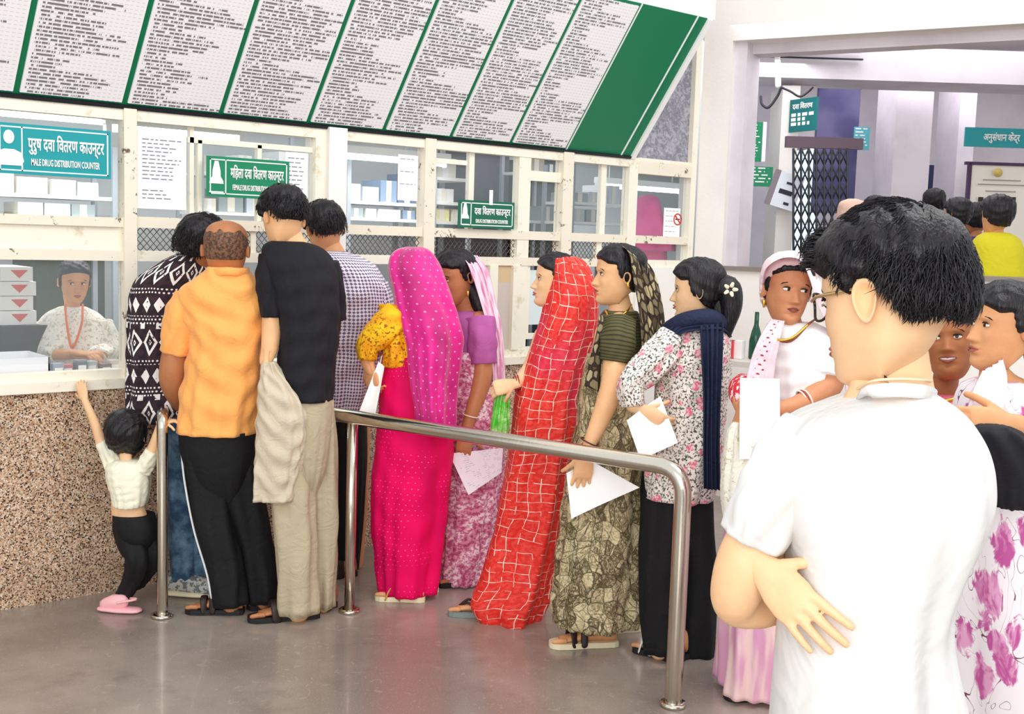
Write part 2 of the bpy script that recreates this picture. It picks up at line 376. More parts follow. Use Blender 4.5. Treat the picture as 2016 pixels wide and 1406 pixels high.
# --- right part of the hall: splayed wall with the wide opening
A2 = YAW+math.atan2(2240, 4000); D2 = np.array([math.sin(YAW+math.pi/2-math.atan2(-2240, 4000)), 0, 0])
D2 = RH*math.cos(R_(29.25))-FH*math.sin(R_(29.25)); N2 = np.cross(D2, ZZ)    # along the wall, and out towards the hall
if N2@TW < 0: N2 = -N2
O2 = onY(1366, 520, YW); O2 = np.array([O2[0], O2[1], 0])-N2*(-.0)
def w2(px, py, off=0.):
    q = ray(px, py); o = O2+N2*off; t = ((o-CP)@N2)/(q@N2); p = CP+q*t; return (p-O2)@D2, p[2]
def box2(s0, s1, o0, o1, z0, z1): return MB().box(O2+D2*(s0+s1)/2+N2*(o0+o1)/2+ZZ*(z0+z1)/2, (s1-s0, abs(o1-o0), z1-z0), (D2, N2, ZZ))
sA = w2(1432, 300)[0]; sB = w2(1478, 300, -.3)[0]; zt = w2(1446, 80)[1]; zl = 1.45; T2 = .22
box2(0, sA, -T2, 0, 0, 4).build('wall_right_pillar', wallw, kind='structure')
box2(sA, 3.2, -T2, 0, 0, zl).build('wall_right_low', wallw, kind='structure')
box2(sA, 3.2, -T2, 0, zt, 4.2).build('wall_right_upper', wallw, kind='structure')
box2(sA-.0, 3.2, -T2-.04, .03, zl, zl+.025).build('trim_2', mat('dark_ledge', '8A8078', .4), kind='structure')
# inner frame set back behind the opening
sj = w2(1477, 300, -T2)[0]
box2(sA, sj, -T2-.1, -T2+.16, zl+.025, zt).build('wall_jamb', wallg, kind='structure')
box2(sj, 3.2, -T2-.1, -T2+.05, zt-.06, zt).build('trim_lintel', wallg, kind='structure')
box2(2.6, 3.2, -T2-.3, .0, zl, zt).build('wall_right_end', wallw, kind='structure')
# --- store room behind the counter
YB = YW+3.2
MB().span(X0-1, 9.8, YB, YB+.1, 0, 3.0).build('wall_store_back', inwall, kind='structure')
MB().span(X0-1.1, X0-1, YW, YB, 0, 3.2).build('wall_store_left', inwall, kind='structure')
a, b = np.array([5.64, YW+.16, 0]), np.array([9.75, YB-.12, 0]); dd = (b-a)/np.linalg.norm(b-a)
MB().box((a+b)/2+ZZ*1.5, (np.linalg.norm(b-a), .08, 3.0), (dd, np.cross(ZZ, dd), ZZ)).build('wall_store_right', inwall, kind='structure')
MB().prism([(X0-1.1, YW+.1, 2.95), (5.62, YW+.1, 2.95), (9.7, YB-.1, 2.95), (9.7, YB+.1, 2.95), (X0-1.1, YB+.1, 2.95)], (0, 0, .08)).build('ceiling_store', inwall, kind='structure')
# ================================================================ PEOPLE: shared builders
def skinmat(name, c, c2):
    return mat(name, lambda n: n.mix(n.step(n.noise(n.obj(), 18, 3, .6), .35, .7)*.5, c, c2), .5, sss=.06, bump=lambda n: n.noise(n.obj(), 120, 2), bstr=.04, spec=.35)
sk_light = skinmat('skin_light', 'F3C79B', 'EBB685')
sk_mid = skinmat('skin_warm', 'E0A374', 'D19161')
sk_tan = skinmat('skin_tan', 'BE7F55', 'AC6E47')
sk_dark = skinmat('skin_deep', 'A8683F', '915535')
hairm = mat('black_hair', lambda n: n.mix(n.step(n.noise(n.xyz(*[a*b for a, b in zip(n.sep(n.obj()), (60., 60., 9.))]), 2.5, 3, .6), .45, .72), '0E0B10', '2B2429'), .42, bump=lambda n: n.noise(n.xyz(*[a*b for a, b in zip(n.sep(n.obj()), (90., 90., 12.))]), 2.5, 2), bstr=.5, bdist=.006, spec=.45)
greyhair = mat('stubbly_grey_hair', lambda n: n.mix(n.step(n.noise(n.obj(), 90, 4, .7), .38, .62), '43322A', '8A6248'), .7)
eyew = mat('eye_white', 'EFEAE4', .25); irism = mat('dark_iris', '1C100A', .12); lipm = mat('lip_rose', 'B25E52', .45); lipd = mat('lip_brown', '8A4438', .45); browm = mat('brow', '231712', .8)
goldm = mat('gold', 'E2B24A', .3, metal=1.)
HT = np.array([(-.50, .06, .27, -.10), (-.485, .115, .315, -.05), (-.45, .165, .345, .0), (-.38, .215, .362, .10), (-.28, .262, .352, .21), (-.15, .295, .352, .31), (0, .315, .352, .39), (.13, .328, .366, .43), (.26, .322, .352, .435), (.36, .287, .295, .385), (.43, .225, .215, .30), (.475, .14, .125, .19), (.498, .05, .04, .07)])
def hairline(yy, front, side, nape, clear=False):
    if clear: return np.interp(yy, [-1.2, -.66, -.50, -.34, -.05, .04, .14, .22, .36, .62, .92, 1.2], [nape, nape+.01, nape+.10, .02, .10, .08, -.01, .10, .20, front-.07, front, front])
    return np.interp(yy, [-1.2, -.55, -.25, -.05, .12, .30, .62, .92, 1.2], [nape, nape+.02, nape+.1, side-.02, side, .17, front-.09, front, front])
class Head:
    """unit head (chin to crown = 1) turned and set at a place; x across the face, y forward, z up"""
    def __init__(s, c, H, yaw, pitch=0, roll=0, wide=1., nose=1., fem=0., es=1.):
        s.c = np.asarray(c, float); s.H = H; s.wide = wide; s.nose = nose; s.fem = fem; s.es = es
        y, p, r = R_(yaw), R_(pitch), R_(roll)
        F = TW*math.cos(y)-RH*math.sin(y); Xx = np.cross(F, ZZ)*-1.; Xx = np.cross(ZZ, F)
        F2 = F*math.cos(p)+ZZ*math.sin(p); Z2 = ZZ*math.cos(p)-F*math.sin(p)
        X3 = Xx*math.cos(r)+Z2*math.sin(r); Z3 = Z2*math.cos(r)-Xx*math.sin(r)
        s.M = np.array([X3, F2, Z3])
    def w(s, p): return s.c+(np.asarray(p, float)*s.H)@s.M
    def dirw(s, p): return np.asarray(p, float)@s.M
    def surf(s, nz=84, na=84, off=None):
        zz = np.concatenate([np.linspace(-.5, .32, int(nz*.72)), np.linspace(.33, .4995, nz-int(nz*.72))])
        T = np.array([[np.interp(z, HT[:, 0], HT[:, k]) for k in (1, 2, 3)] for z in zz])
        # smooth the profile
        for _ in range(5): T[1:-1] = (T[:-2]+2*T[1:-1]+T[2:])/4
        T[-1] *= .3; a = np.linspace(0, 2*math.pi, na, endpoint=False)
        # denser at the face
        a = a-.35*np.sin(2*a)*0; A, Zg = np.meshgrid(a, zz); w, f, b = [T[:, k][:, None] for k in range(3)]
        ca, sa = np.cos(A), np.sin(A); x = w*s.wide*np.sign(ca)*np.abs(ca)**.86
        yb = -np.minimum(-b, 0)  # back extent
        y = np.where(sa > 0, f*np.abs(sa)**.92, -b*np.abs(sa)**.95)
        g = lambda x0, z0, sx, sz: np.exp(-((x-x0)/sx)**2-((Zg-z0)/sz)**2)
        front = (sa > 0)*1.
        d = 0*x
        # nose ridge, tip, wings
        t = np.clip((.09-Zg)/.25, 0, 1); ridge = t**1.25*.125*s.nose; cut = 1/(1+np.exp((-.175-Zg)/.011))
        d += ridge*cut*np.exp(-(x/(.032+.03*t))**2)
        d += .022*s.nose*(g(.055, -.15, .03, .028)+g(-.055, -.15, .03, .028))
        d -= .040*(g(.125, .025, .062, .045)+g(-.125, .025, .062, .045))
        d += .016*(g(.13, .10, .10, .028)+g(-.13, .10, .10, .028)); d += .012*(g(.135, .02, .05, .022)+g(-.135, .02, .05, .022))
        d += .022*(g(.18, -.10, .08, .08)+g(-.18, -.10, .08, .08))
        d += .034*g(0, -.235, .075, .020)+.034*g(0, -.285, .065, .022)-.016*g(0, -.259, .09, .008)
        d -= .018*g(0, -.335, .10, .025); d += .026*g(0, -.42, .085, .055); d += .018*g(0, -.26, .14, .09)
        d -= .010*g(0, .02, .04, .03)
        y = y+d*front
        P = np.stack([x, y, Zg], -1)
        if off is not None:
            o = off(x, y, Zg); nrm = P-np.array([0, -.04, .05]); nrm[..., 2] *= .9; nrm /= np.linalg.norm(nrm, axis=-1)[..., None]+1e-9
            P = P+nrm*o[..., None]
        return P
    def ear(s, mb, side):
        n = 22; a = np.linspace(0, 2*math.pi, n, endpoint=False); px = np.cos(a)*.062*s.es; pz = np.sin(a)*.105*s.es
        px = px*(1+.25*np.sin(a)); P = []
        for k, (sc, o) in enumerate(((.55, .0), (.85, .015), (1.0, .045), (1.0, .068), (.90, .078), (.74, .058), (.45, .018), (.1, .010))):
            P.append([(side*(.285*s.wide+o+.02*abs(sc)), -.035+x*sc-.35*o*1.0, -.03+z*sc) for x, z in zip(px, pz)])
        P = np.array(P); mb.rings(s.w(P.reshape(-1, 3)).reshape(P.shape), .1)
    def add_to(s, mb):
        P = s.surf(); mb.rings(s.w(P.reshape(-1, 3)).reshape(P.shape), .5)
        s.ear(mb, 1); s.ear(mb, -1)
    def face(s, parent, gaze=(0, 0), lip=None, brows=True, scale=1., smile=False, lids=None):
        for sd in (-1, 1):
            c = np.array([sd*.128, .298, .020]); m = MB(); n = 16; P = []
            for j in range(7):
                t = j/6; rr = math.sin(t*math.pi/2)*1.; yy = math.cos(t*math.pi/2)
                P.append([c+np.array([math.cos(q)*rr*.056, yy*.026, math.sin(q)*rr*.026*(1 if math.sin(q) > 0 else .8)]) for q in np.linspace(0, 2*math.pi, n, endpoint=False)])
            P = np.array(P)[::-1]; P = P+np.array([0, .014, 0]); m.rings(s.w(P.reshape(-1, 3)).reshape(P.shape), .02); e = m.build('eye', eyew, parent)
            ic = c+np.array([gaze[0]*.026, .0425-abs(gaze[0])*.004, gaze[1]*.01]); m = MB(); Q = []
            for rr, yy in ((.0225, -.004), (.021, .001), (.012, .003), (.002, .0035)): Q.append([ic+np.array([math.cos(q)*rr, yy, math.sin(q)*rr]) for q in np.linspace(0, 2*math.pi, 14, endpoint=False)])
            m.rings(s.w(np.array(Q).reshape(-1, 3)).reshape(4, 14, 3), .01).build('iris', irism, e)
            # upper lash line
            L = [c+np.array([x, .032+.010*(1-(x/.06)**2), .018+.014*(1-(x/.062)**2)]) for x in np.linspace(-.062, .066, 7)]
            m = MB(); m.rings(tube_pts(s.w(np.array(L)), np.array([.003, .007, .009, .009, .009, .008, .003])*s.H, 6)).build('eyelid', browm if lids is None else lids, e)
            if brows:
                L = [np.array([sd*x, .372-1.1*max(0, x-.09)**1.5-.02, z]) for x, z in ((.045, .088), (.09, .107), (.14, .116), (.185, .105), (.215, .085))]
                m = MB(); m.rings(tube_pts(s.w(np.array(L)), np.array([.008, .013, .012, .010, .004])*s.H, 6)).build('eyebrow', browm, parent)
        up = [(-.085, .355, -.262), (-.045, .387, -.247), (-.012, .396, -.240), (0, .394, -.244), (.012, .396, -.240), (.045, .387, -.247), (.085, .355, -.262)]
        lo = [(-.08, .354, -.266), (-.04, .388, -.280), (0, .396, -.286), (.04, .388, -.280), (.08, .354, -.266)]
        if smile:
            up = [(x*1.25, y-.01*abs(x)/.08, z+.25*abs(x)*.9) for x, y, z in up]; lo = [(x*1.25, y-.01*abs(x)/.08, z-.018+.32*abs(x)) for x, y, z in lo]
            T = [(x, .375-.02*(x/.08)**2, -.262+abs(x)*.2) for x in np.linspace(-.085, .085, 7)]
            MB().rings(tube_pts(s.w(np.array(T)), np.array([.01, .017, .019, .02, .019, .017, .01])*s.H, 8)).build('teeth', mat('teeth', 'F4EFE6', .3), parent)
        m = MB(); m.rings(tube_pts(s.w(np.array(up)), np.array([.006, .012, .014, .013, .014, .012, .006])*s.H, 8)); m.rings(tube_pts(s.w(np.array(lo)), np.array([.006, .014, .017, .014, .006])*s.H, 8))
        m.build('lips', lip or lipm, parent)
    def hair(s, parent, m=None, thick=.05, front=.33, side=.02, nape=-.25, style='short', vox=None, lump=.012, name='hair', clear=False):
        r = RNG.uniform(0, 9, 3)
        def off(x, y, z):
            yy = y/.40
            zb = hairline(yy.ravel(), front, side, nape, clear).reshape(z.shape)
            mk = np.clip((z-zb)/np.where((y < -.08) & clear, .20, .06), 0, 1); mk = mk*mk*(3-2*mk)
            nz = np.sin(x*31+z*17+r[0])*np.sin(y*27-z*13+r[1])+.6*np.sin(x*63+y*50+r[2])
            return -.02+mk*(thick+.02+lump*nz)
        P = s.surf(76, 84, off); mb = MB(); mb.rings(s.w(P.reshape(-1, 3)).reshape(P.shape), .6)
        return mb.build(name, m or hairm, parent)
def hand_mesh(mb, wrist, D, Nrm, thumb=1, L=.175, curl=(25, 30, 20), spread=.06, tcurl=20, tout=45):
    """D: towards the fingertips, Nrm: out of the palm; thumb=+1 puts it on the side D x Nrm"""
    D = np.asarray(D, float); D /= np.linalg.norm(D); Nrm = np.asarray(Nrm, float); Nrm = Nrm-D*(Nrm@D); Nrm /= np.linalg.norm(Nrm); S = np.cross(D, Nrm)*thumb
    wr = np.asarray(wrist, float); k = L/.18
    # palm
    rows = [(-.03, .026, .020), (0, .027, .019), (.02, .032, .018), (.05, .040, .0165), (.078, .042, .0145), (.095, .040, .011), (.103, .034, .006)]
    a = np.linspace(0, 2*math.pi, 16, endpoint=False); P = []
    for t, w, h in rows: P.append(wr+D*t*k+np.outer(np.cos(a)*w*k, S)+np.outer(np.sin(a)*h*k, Nrm))
    mb.rings(np.array(P), .1)
    def finger(base, dirv, lens, r, cl):
        p = [base-dirv*.012*k, base]; d = dirv.copy(); rr = [r, r]; 
        for j, (ln, c) in enumerate(zip(lens, cl)):
            c = R_(c); ax = np.cross(Nrm, d); ax = ax/np.linalg.norm(ax)   # turn towards the palm normal
            d = d*math.cos(c)+np.cross(-ax, d)*math.sin(c) if (np.cross(-ax, d)@Nrm) > 0 else d*math.cos(c)+np.cross(ax, d)*math.sin(c)
            p.append(p[-1]+d*ln*k*.5); p.append(p[-1]+d*ln*k*.5); rr += [r*(1-.09*j), r*(.97-.10*j)]
        mb.rings(tube_pts(p, np.array(rr)*k, 10, up=Nrm), .05)
    for i, (o, ln, f) in enumerate(((.030, (.042, .025, .020), .0088), (.0105, (.046, .029, .021), .0092), (-.0095, (.043, .027, .020), .0088), (-.0285, (.034, .021, .018), .0078))):
        dv = D+S*spread*(1.5-i)*.9; dv /= np.linalg.norm(dv); finger(wr+D*(.092-.004*abs(i-1.2))*k+S*o*k, dv, ln, f, [c*(1+.08*i) for c in curl])
    t = R_(tout); dv = D*math.cos(t)+S*math.sin(t)+Nrm*.25; dv /= np.linalg.norm(dv); finger(wr+D*.022*k+S*.026*k, dv, (.040, .032, .024), .0108, (tcurl*.4, tcurl*.6, tcurl*.8))
PEND = []
def flush():
    while PEND: PEND.pop()._finish()
class Person:
    def __init__(s, d, x, label, skin, foot=None, name='person', z=0., group=None):
        flush()
        s.d = d; s.skin = skin; p = at(x, 700, d); s.e = empty(name, (p[0], p[1], z), label, 'person', group); s.b = MB(); s.hd = None; s.fine = MB(); s.k = 0
    def P(s, x, y, t=0.): return at(x, y, s.d-t)
    def m(s, t=0.): return (s.d-t)/FPX       # metres per pixel
    def limb(s, rows, flat=1., n=14, mb=None, up=None, steps=None):
        """rows: (x, y, t, r px)"""
        K = np.array([[*s.P(x, y, t), r*s.m(t)] for x, y, t, r in rows]); K = bez(K, steps or max(8, len(rows)*5)); (mb or s.b).rings(tube_pts(K[:, :3], K[:, 3], n, flat, up), .3); return s
    def head(s, x, y, hpx, yaw, pitch=0, roll=0, t=0., **k):
        s.hd = Head(s.P(x, y, t), hpx*s.m(t), yaw, pitch, roll, **k); return s.hd
    def hand(s, x, y, t, D, Nn, **k): hand_mesh(s.fine, s.P(x, y, t), V(*D), V(*Nn), **k)
    def finish(s, vox=.008, fvox=.0035): s.vx = (vox, fvox); PEND.append(s); return s
    def _finish(s):
        vox, fvox = s.vx
        mb = MB()
        def take(me):
            v = np.empty(len(me.vertices)*3, 'f'); me.vertices.foreach_get('co', v); mb.add(v.reshape(-1, 3), [tuple(p.vertices) for p in me.polygons], [[(0, 0)]*len(p.vertices) for p in me.polygons])
        if s.b.n: take(remesh(s.b.mesh(), vox, 3))
        if s.fine.n: take(remesh(s.fine.mesh(), fvox, 1, .4))
        if s.hd: s.hd.add_to(mb)
        s.body = mb.build('body', s.skin, s.e); return s
    # cloth ---------------------------------------------------------
    def drape(s, rows, n=72, m=60, fold=.02, k=(7, 11, 17), ph=0., lean=1.5, cap=True, mb=None, sq=.9, top=0., fine=0., uw=None, twist=0., a0=0., skew=0.):
        """rows: (y, x left, x right, half depth m, t); folds are radial waves that drift along the length. fold in metres; top: share of the folds at the top"""
        own = mb is None; mb = mb or MB(); rows = np.array([list(r)+[0]*(5-len(r)) for r in rows], float)
        K = catmull(rows, m); a = np.linspace(0, 2*math.pi, n, endpoint=False); P = []; r_ = np.random.default_rng(int(ph*100)+int(rows[0][0]))
        phs = r_.uniform(0, 6.28, (len(k), 3)); vv = 0; VS = []; last = None
        for i, (y, xl, xr, hd, t) in enumerate(K):
            u = i/(m-1); c = s.P((xl+xr)/2, y, t); w = (xr-xl)/2*s.m(t); w = max(w, .002); hd = max(hd, .002)
            am = fold*(top+(1-top)*u); f = 0
            for q, kk in enumerate(k): f = f+np.sin(kk*a+phs[q, 0]+lean*math.sin(u*3.1+phs[q, 1])+twist*u*kk)*(.5+.5*np.sin(a*1.0+phs[q, 2]+u*2))/(1+.35*q)
            f = f*am
            if fine: f = f+fine*np.sin(u*38+3*np.sin(a*2+phs[0, 0])+phs[0, 1])*np.sin(a*3+u*7+phs[0, 2])
            ca, sa = np.cos(a), np.sin(a); x = np.sign(ca)*np.abs(ca)**sq*(w+f*.8); z = np.sign(sa)*np.abs(sa)**sq*(hd+f*1.2)
            P.append(c+np.outer(x, RH)+np.outer(z-x*skew, TW))
            if last is not None: vv += np.linalg.norm(c-last)
            last = c; VS.append(vv)
        mb.rings(np.array(P), uw or 2*math.pi*np.mean([(r[2]-r[1])/2*s.m() for r in rows]), VS, cap)
        return mb
    def sleeve(s, rows, mb, fold=.006, n=36, steps=30, k=(5, 8), ph=0., flat=.95, uw=.4, ends=True, limb=.62):
        if limb: s.limb([(x, y, t, r*limb) for x, y, t, r in rows])
        K = np.array([[*s.P(x, y, t), r*s.m(t)] for x, y, t, r in rows]); K = bez(K, steps); P = tube_pts(K[:, :3], K[:, 3], n, flat, None, ends=False)
        a = np.linspace(0, 2*math.pi, n, endpoint=False); c = P.mean(1, keepdims=True); u = np.linspace(0, 1, len(P))[:, None]
        f = fold*(.8*np.sin(k[0]*a[None]+ph+3*u+np.sin(7*u))+.5*np.sin(k[1]*a[None]-ph+5*u)+.55*np.sin(19*u+4*np.sin(a[None]+ph+2*u))*np.sin(a[None]*2+ph*2+4*u))
        dr = P-c; L = np.linalg.norm(dr, axis=2, keepdims=True)+1e-9; P = P+dr/L*f[..., None]
        mb.rings(P, uw); return mb
    def stripe(s, rows, ang, m, par, r=.004, t0=0., t1=1.):
        K = np.array([[*s.P(x, y, t), q*s.m(t)] for x, y, t, q in rows]); K = bez(K, 40); K = K[int(39*t0):int(39*t1)+1]
        pts = K[:, :3]+(RH*math.cos(R_(ang))+TW*math.sin(R_(ang)))*(K[:, 3:]+.004); return MB().rings(tube_pts(pts, np.full(len(pts), r), 8)).build('white_side_stripe', m, par)
    def cloth(s, name, mb, m, th=0., parent=None):
        o = mb.build(name, m, parent or s.e)
        if th:
            a = o.modifiers.new('thick', 'SOLIDIFY'); a.thickness = th; a.offset = -1
        return o
    def strip(s, rows, mb=None, th=.004, fold=.006, m=40, k=9, n=24, ph=0., uw=None):
        """hanging band of cloth: rows (xl, yl, tl, xr, yr, tr)"""
        own = mb or MB(); K = np.array([[*s.P(a, b, c), *s.P(d, e, f)] for a, b, c, d, e, f in rows]); K = bez(K, m); F = []; B = []
        for i, r in enumerate(K):
            u = np.linspace(0, 1, n)[:, None]; p = r[:3]*(1-u)+r[3:]*u; q = i/(m-1)
            w = np.sin(u[:, 0]*math.pi); off = fold*(np.sin(k*u[:, 0]*2*math.pi/2+ph+q*1.5)+.5*np.sin(k*1.7*u[:, 0]*math.pi+ph-2*q))+w*.01
            p = p+np.outer(off, TW); F.append(p); B.append((p-TW*th)[::-1])
        P = np.concatenate([np.array(F), np.array(B)], 1); own.rings(P, uw or 2*np.linalg.norm(K[0][3:]-K[0][:3])); return own
def bangle(p, axis, r, m, parent, th=.003, name='bangle'):
    axis = np.asarray(axis, float); axis /= np.linalg.norm(axis); s = np.cross(axis, TW); s /= np.linalg.norm(s); w = np.cross(s, axis); a = np.linspace(0, 2*math.pi, 24, endpoint=False); b = np.linspace(0, 2*math.pi, 8, endpoint=False)
    P = np.array([[np.asarray(p)+(s*math.cos(q)+w*math.sin(q))*(r+th*math.cos(e))+axis*th*math.sin(e) for e in b] for q in np.append(a, 0)])
    return MB().rings(P, .1, cap=False).build(name, m, parent)
def sheet(name, pts, m, label, cat, th=.0008, curve=.01, group=None, n=8, bend=None):
    """a sheet of paper: four world corners (tl, tr, br, bl), gently curved"""
    tl, tr, br, bl = [np.asarray(p, float) for p in pts]; nn = np.cross(tr-tl, bl-tl); nn /= np.linalg.norm(nn); F = []
    w = np.linalg.norm(tr-tl); h = np.linalg.norm(bl-tl); mb = MB(); c0 = (tl+tr+br+bl)/4
    g = lambda o: np.array([[(tl*(1-u)+tr*u)*(1-v)+(bl*(1-u)+br*u)*v+nn*(o+curve*math.sin(u*math.pi+.6*v)) for u in np.linspace(0, 1, n)] for v in np.linspace(0, 1, n)])
    for o, fl in ((0, 0), (th, 1)):
        G = g(o).reshape(-1, 3); Fs = []; U = []
        for i in range(n-1):
            for j in range(n-1):
                q = (i*n+j, i*n+j+1, (i+1)*n+j+1, (i+1)*n+j); uv = [((k % n)/(n-1)*w, (1-(k//n)/(n-1))*h) for k in q]
                Fs.append(q[::-1] if fl else q); U.append(uv[::-1] if fl else uv)
        mb.add(G, Fs, U)
    return mb.build(name, m, None, label=label, cat=cat, group=group)
def sandal(p, heel, toe, skin, sole, strap, w=.045, style='slide', name='sandal', base=True, footonly=False, solez=.022, h=.07):
    """bare foot in a sandal: heel and toe are floor points"""
    heel = np.array([heel[0], heel[1], 0.]); toe = np.array([toe[0], toe[1], 0.]); D = toe-heel; L = np.linalg.norm(D); D /= L; S = np.cross(D, ZZ)
    prof = [(0, .55), (.06, .75), (.2, .80), (.45, .78), (.7, .98), (.88, .95), (.97, .65), (1., .3)]
    a = []
    for t, q in prof: a.append(heel+D*t*L*1.04-D*.02*L+S*w*q)
    for t, q in prof[::-1]: a.append(heel+D*t*L*1.04-D*.02*L-S*w*q)
    sd = MB().prism([q+ZZ*.001 for q in a], ZZ*solez).build(name, sole, p)
    fb = []
    for t, q, z in ((0, .5, .03), (.08, .62, .045), (.25, .62, .065), (.42, .62, .055), (.6, .75, .036), (.78, .85, .022), (.86, .8, .016)):
        c = heel+D*t*L+ZZ*(solez); k = 14; an = np.linspace(0, 2*math.pi, k, endpoint=False)
        fb.append(c+np.outer(np.cos(an)*w*q*.92, S)+np.outer((np.sin(an)*.5+.5)*z, ZZ))
    F = MB(); F.rings(np.array(fb), .1)
    for i in range(5):
        o = (-.62+.31*i)*w; r = (.0105, .0085, .008, .0075, .007)[i]
        b = heel+D*(.80-.02*i)*L+S*o+ZZ*(solez+r); F.rings(tube_pts([b, b+D*.08*L, b+D*(.17-.025*i)*L-ZZ*.003], [r, r, r*.85], 8), .05)
    c = heel+D*.14*L+ZZ*solez; F.rings(tube_pts([c+ZZ*.02, c+D*.03*L+ZZ*.05, c+D*.05*L+ZZ*h], [.025, .026, .024], 12), .1)
    F.build('foot', skin, p)
    st = MB()
    def band(t0, t1, z, wd):
        pts = [heel+D*t0*L+S*w*.86+ZZ*solez*.8, heel+D*(t0*.7+t1*.3)*L+S*w*.6+ZZ*(solez+z*.9), heel+D*(t0+t1)/2*L+ZZ*(solez+z*1.1), heel+D*(t1*.7+t0*.3)*L-S*w*.6+ZZ*(solez+z*.95), heel+D*t1*L-S*w*.86+ZZ*solez*.8]
        K = bez(pts, 12); st.rings(tube_pts(K, np.full(12, wd), 10, .3, ZZ), .1)
    if style == 'thong':
        tp = heel+D*.82*L+S*w*.25+ZZ*(solez+.012)
        for sg in (1, -1):
            K = bez([tp, heel+D*.62*L+S*sg*w*.6+ZZ*(solez+.04), heel+D*.42*L+S*sg*w*.85+ZZ*solez], 10); st.rings(tube_pts(K, np.full(10, .006), 8), .1)
    elif style == 'two': band(.72, .66, .045, .014); band(.50, .52, .065, .014)
    elif style == 'cross': band(.78, .5, .05, .014); band(.5, .78, .052, .014)
    else: band(.64, .60, .052, .026)
    if st.n: st.build('strap', strap, sd)
    return sd

def tufts(hd, par, n, ln=.16, r=.006, lift=.03, thick=.05, front=.33, side=.02, nape=-.25, m=None, seed=3, whorl=(0, -.28, .40), fringe=0., curl=.25, clear=False):
    """short locks lying over the hair, combed away from the crown"""
    rg = np.random.default_rng(seed); mb = MB(); V_ = []; F_ = []; cnt = 0; wh = np.array(whorl)
    ang = np.linspace(0, 2*math.pi, 3, endpoint=False)
    while cnt < n:
        q = rg.normal(size=3); q /= np.linalg.norm(q); p = q*np.array([.33, .42, .46])+np.array([0, -.03, .03]); x, y, z = p
        zb = hairline(y/.40, front, side, nape, clear)
        if z < zb+.05: continue
        base = q*(np.array([.335, .415, .47])+thick*np.array([1.05, .9, 1.1])*(min(1, max(.1, (z-zb)/.2)) if clear and y < 0 else 1))+np.array([0, -.03, .03]); out = q
        d = p-wh; d -= out*(d@out); L = np.linalg.norm(d); d = d/(L+1e-6)+rg.normal(size=3)*.28; d -= out*(d@out); d /= np.linalg.norm(d)
        dn = np.array([0, 0, -1.])-out*(-out[2]); l = ln*rg.uniform(.6, 1.2)*min(1, max(.35, (z-zb)/.22)); lf = lift*rg.uniform(.2, 1.4)
        if fringe and y > .2 and z > front-.1: d = d*.6+np.array([0, 1, .1]); d /= np.linalg.norm(d); l *= 1+fringe; lf += .04
        sd = np.cross(out, d); cv = rg.normal()*curl; P = []
        for j, (t, rr) in enumerate(((0, 1.), (.35, 1.), (.7, .7), (1., .08))):
            c = base+d*l*t+sd*cv*l*t*t+out*(lf*math.sin(t*2.2)-.22*l*t*t)+dn*.25*l*t*t
            P.append(c+(np.outer(np.cos(ang), sd)+np.outer(np.sin(ang), out)*.5)*r*rr)
        V_.append(np.array(P).reshape(-1, 3)); o = cnt*12
        for i in range(3):
            for k in range(3): F_.append((o+i*3+k, o+i*3+(k+1) % 3, o+(i+1)*3+(k+1) % 3, o+(i+1)*3+k))
        cnt += 1
    mb.add(hd.w(np.vstack(V_)), F_, [[(0, 0)]*4]*len(F_)); return mb.build('hair_locks', m or hairm, par, kind='stuff')
# ---------------------------------------------------------------- cloth patterns (u around, v along, in metres)
def dots(n, u, v, p, r): # staggered round dots
    a = v/p; row = a.fl(); x = (u/p+row*.5).fr()-.5; y = a.fr()-.5; return (x*x+y*y).lt(r*r)
def warp(n, u, v, sc, am):
    w = n.noise(n.xyz(u, v), sc, 2); w2_ = n.noise(n.xyz(v, u, 3.), sc, 2); return u+(w-.5)*am, v+(w2_-.5)*am
def c_magveil(n):
    u, v = n.uv(); u, v = warp(n, u, v, 5, .04); b = n.mix(n.step(n.noise(n.xyz(u*3., v*.6), 3, 2), .4, .65), 'E0108A', 'B80E6E'); return n.mix(dots(n, u, v, .030, .105)*.75, b, 'F8B0DA')
def c_magskirt(n):
    u, v = n.uv(); u, v = warp(n, u, v, 4, .05); b = n.mix(n.step(n.noise(n.xyz(u*2., v*.5), 3, 2), .4, .7), 'F0045F', 'D00454')
    return n.mix(dots(n, u, v, .024, .10)*n.step(n.noise(n.xyz(u, v), 5, 1), .45, .6)*.6, b, 'F98CB0')
def c_red(n):
    u, v = n.uv(); u, v = warp(n, u, v, 4, .09); b = n.mix(n.step(n.noise(n.xyz(u, v), 60, 2), .42, .62), 'E2251C', 'EE4438')
    k = .043; gx = (u/k).tri().gt(.925); gy = (v/k).tri().gt(.925); br = n.noise(n.xyz((u/k*2).fl(), (v/k*2).fl()), 3.1, 0).gt(.47)
    g = (gx.mx(gy))*br; b = n.mix(n.step(v*-1, -.95, -.6)*n.step(n.noise(n.xyz(u, v), 2.5, 2), .45, .6)*.45, b, 'DC2A62')
    return n.mix(g*.9, b, 'FBE3CF')
def c_leaf(n):
    u, v = n.uv(); u, v = warp(n, u, v, 5, .12); p = n.xyz(u*1.5, v*.9); q = n.xyz(u*.8+v*.5, v*1.4-u*.5); e = n.vor(p, 19, 'DISTANCE_TO_EDGE'); e2 = n.vor(q, 23, 'DISTANCE_TO_EDGE'); c = n.sep(n.vor(p, 19, 'F1', 1))[0]; w = n.noise(p, 52, 4, .7, 1.8)
    b = n.mix(n.step(w+c*.22, .46, .74), '5C4E30', 'DCCCA0'); b = n.mix(e2.lt(.022)*w.gt(.45)*.7, b, '4A3E26'); return n.mix(e.lt(.034)*w.gt(.47)*.85, b, '2E2719')
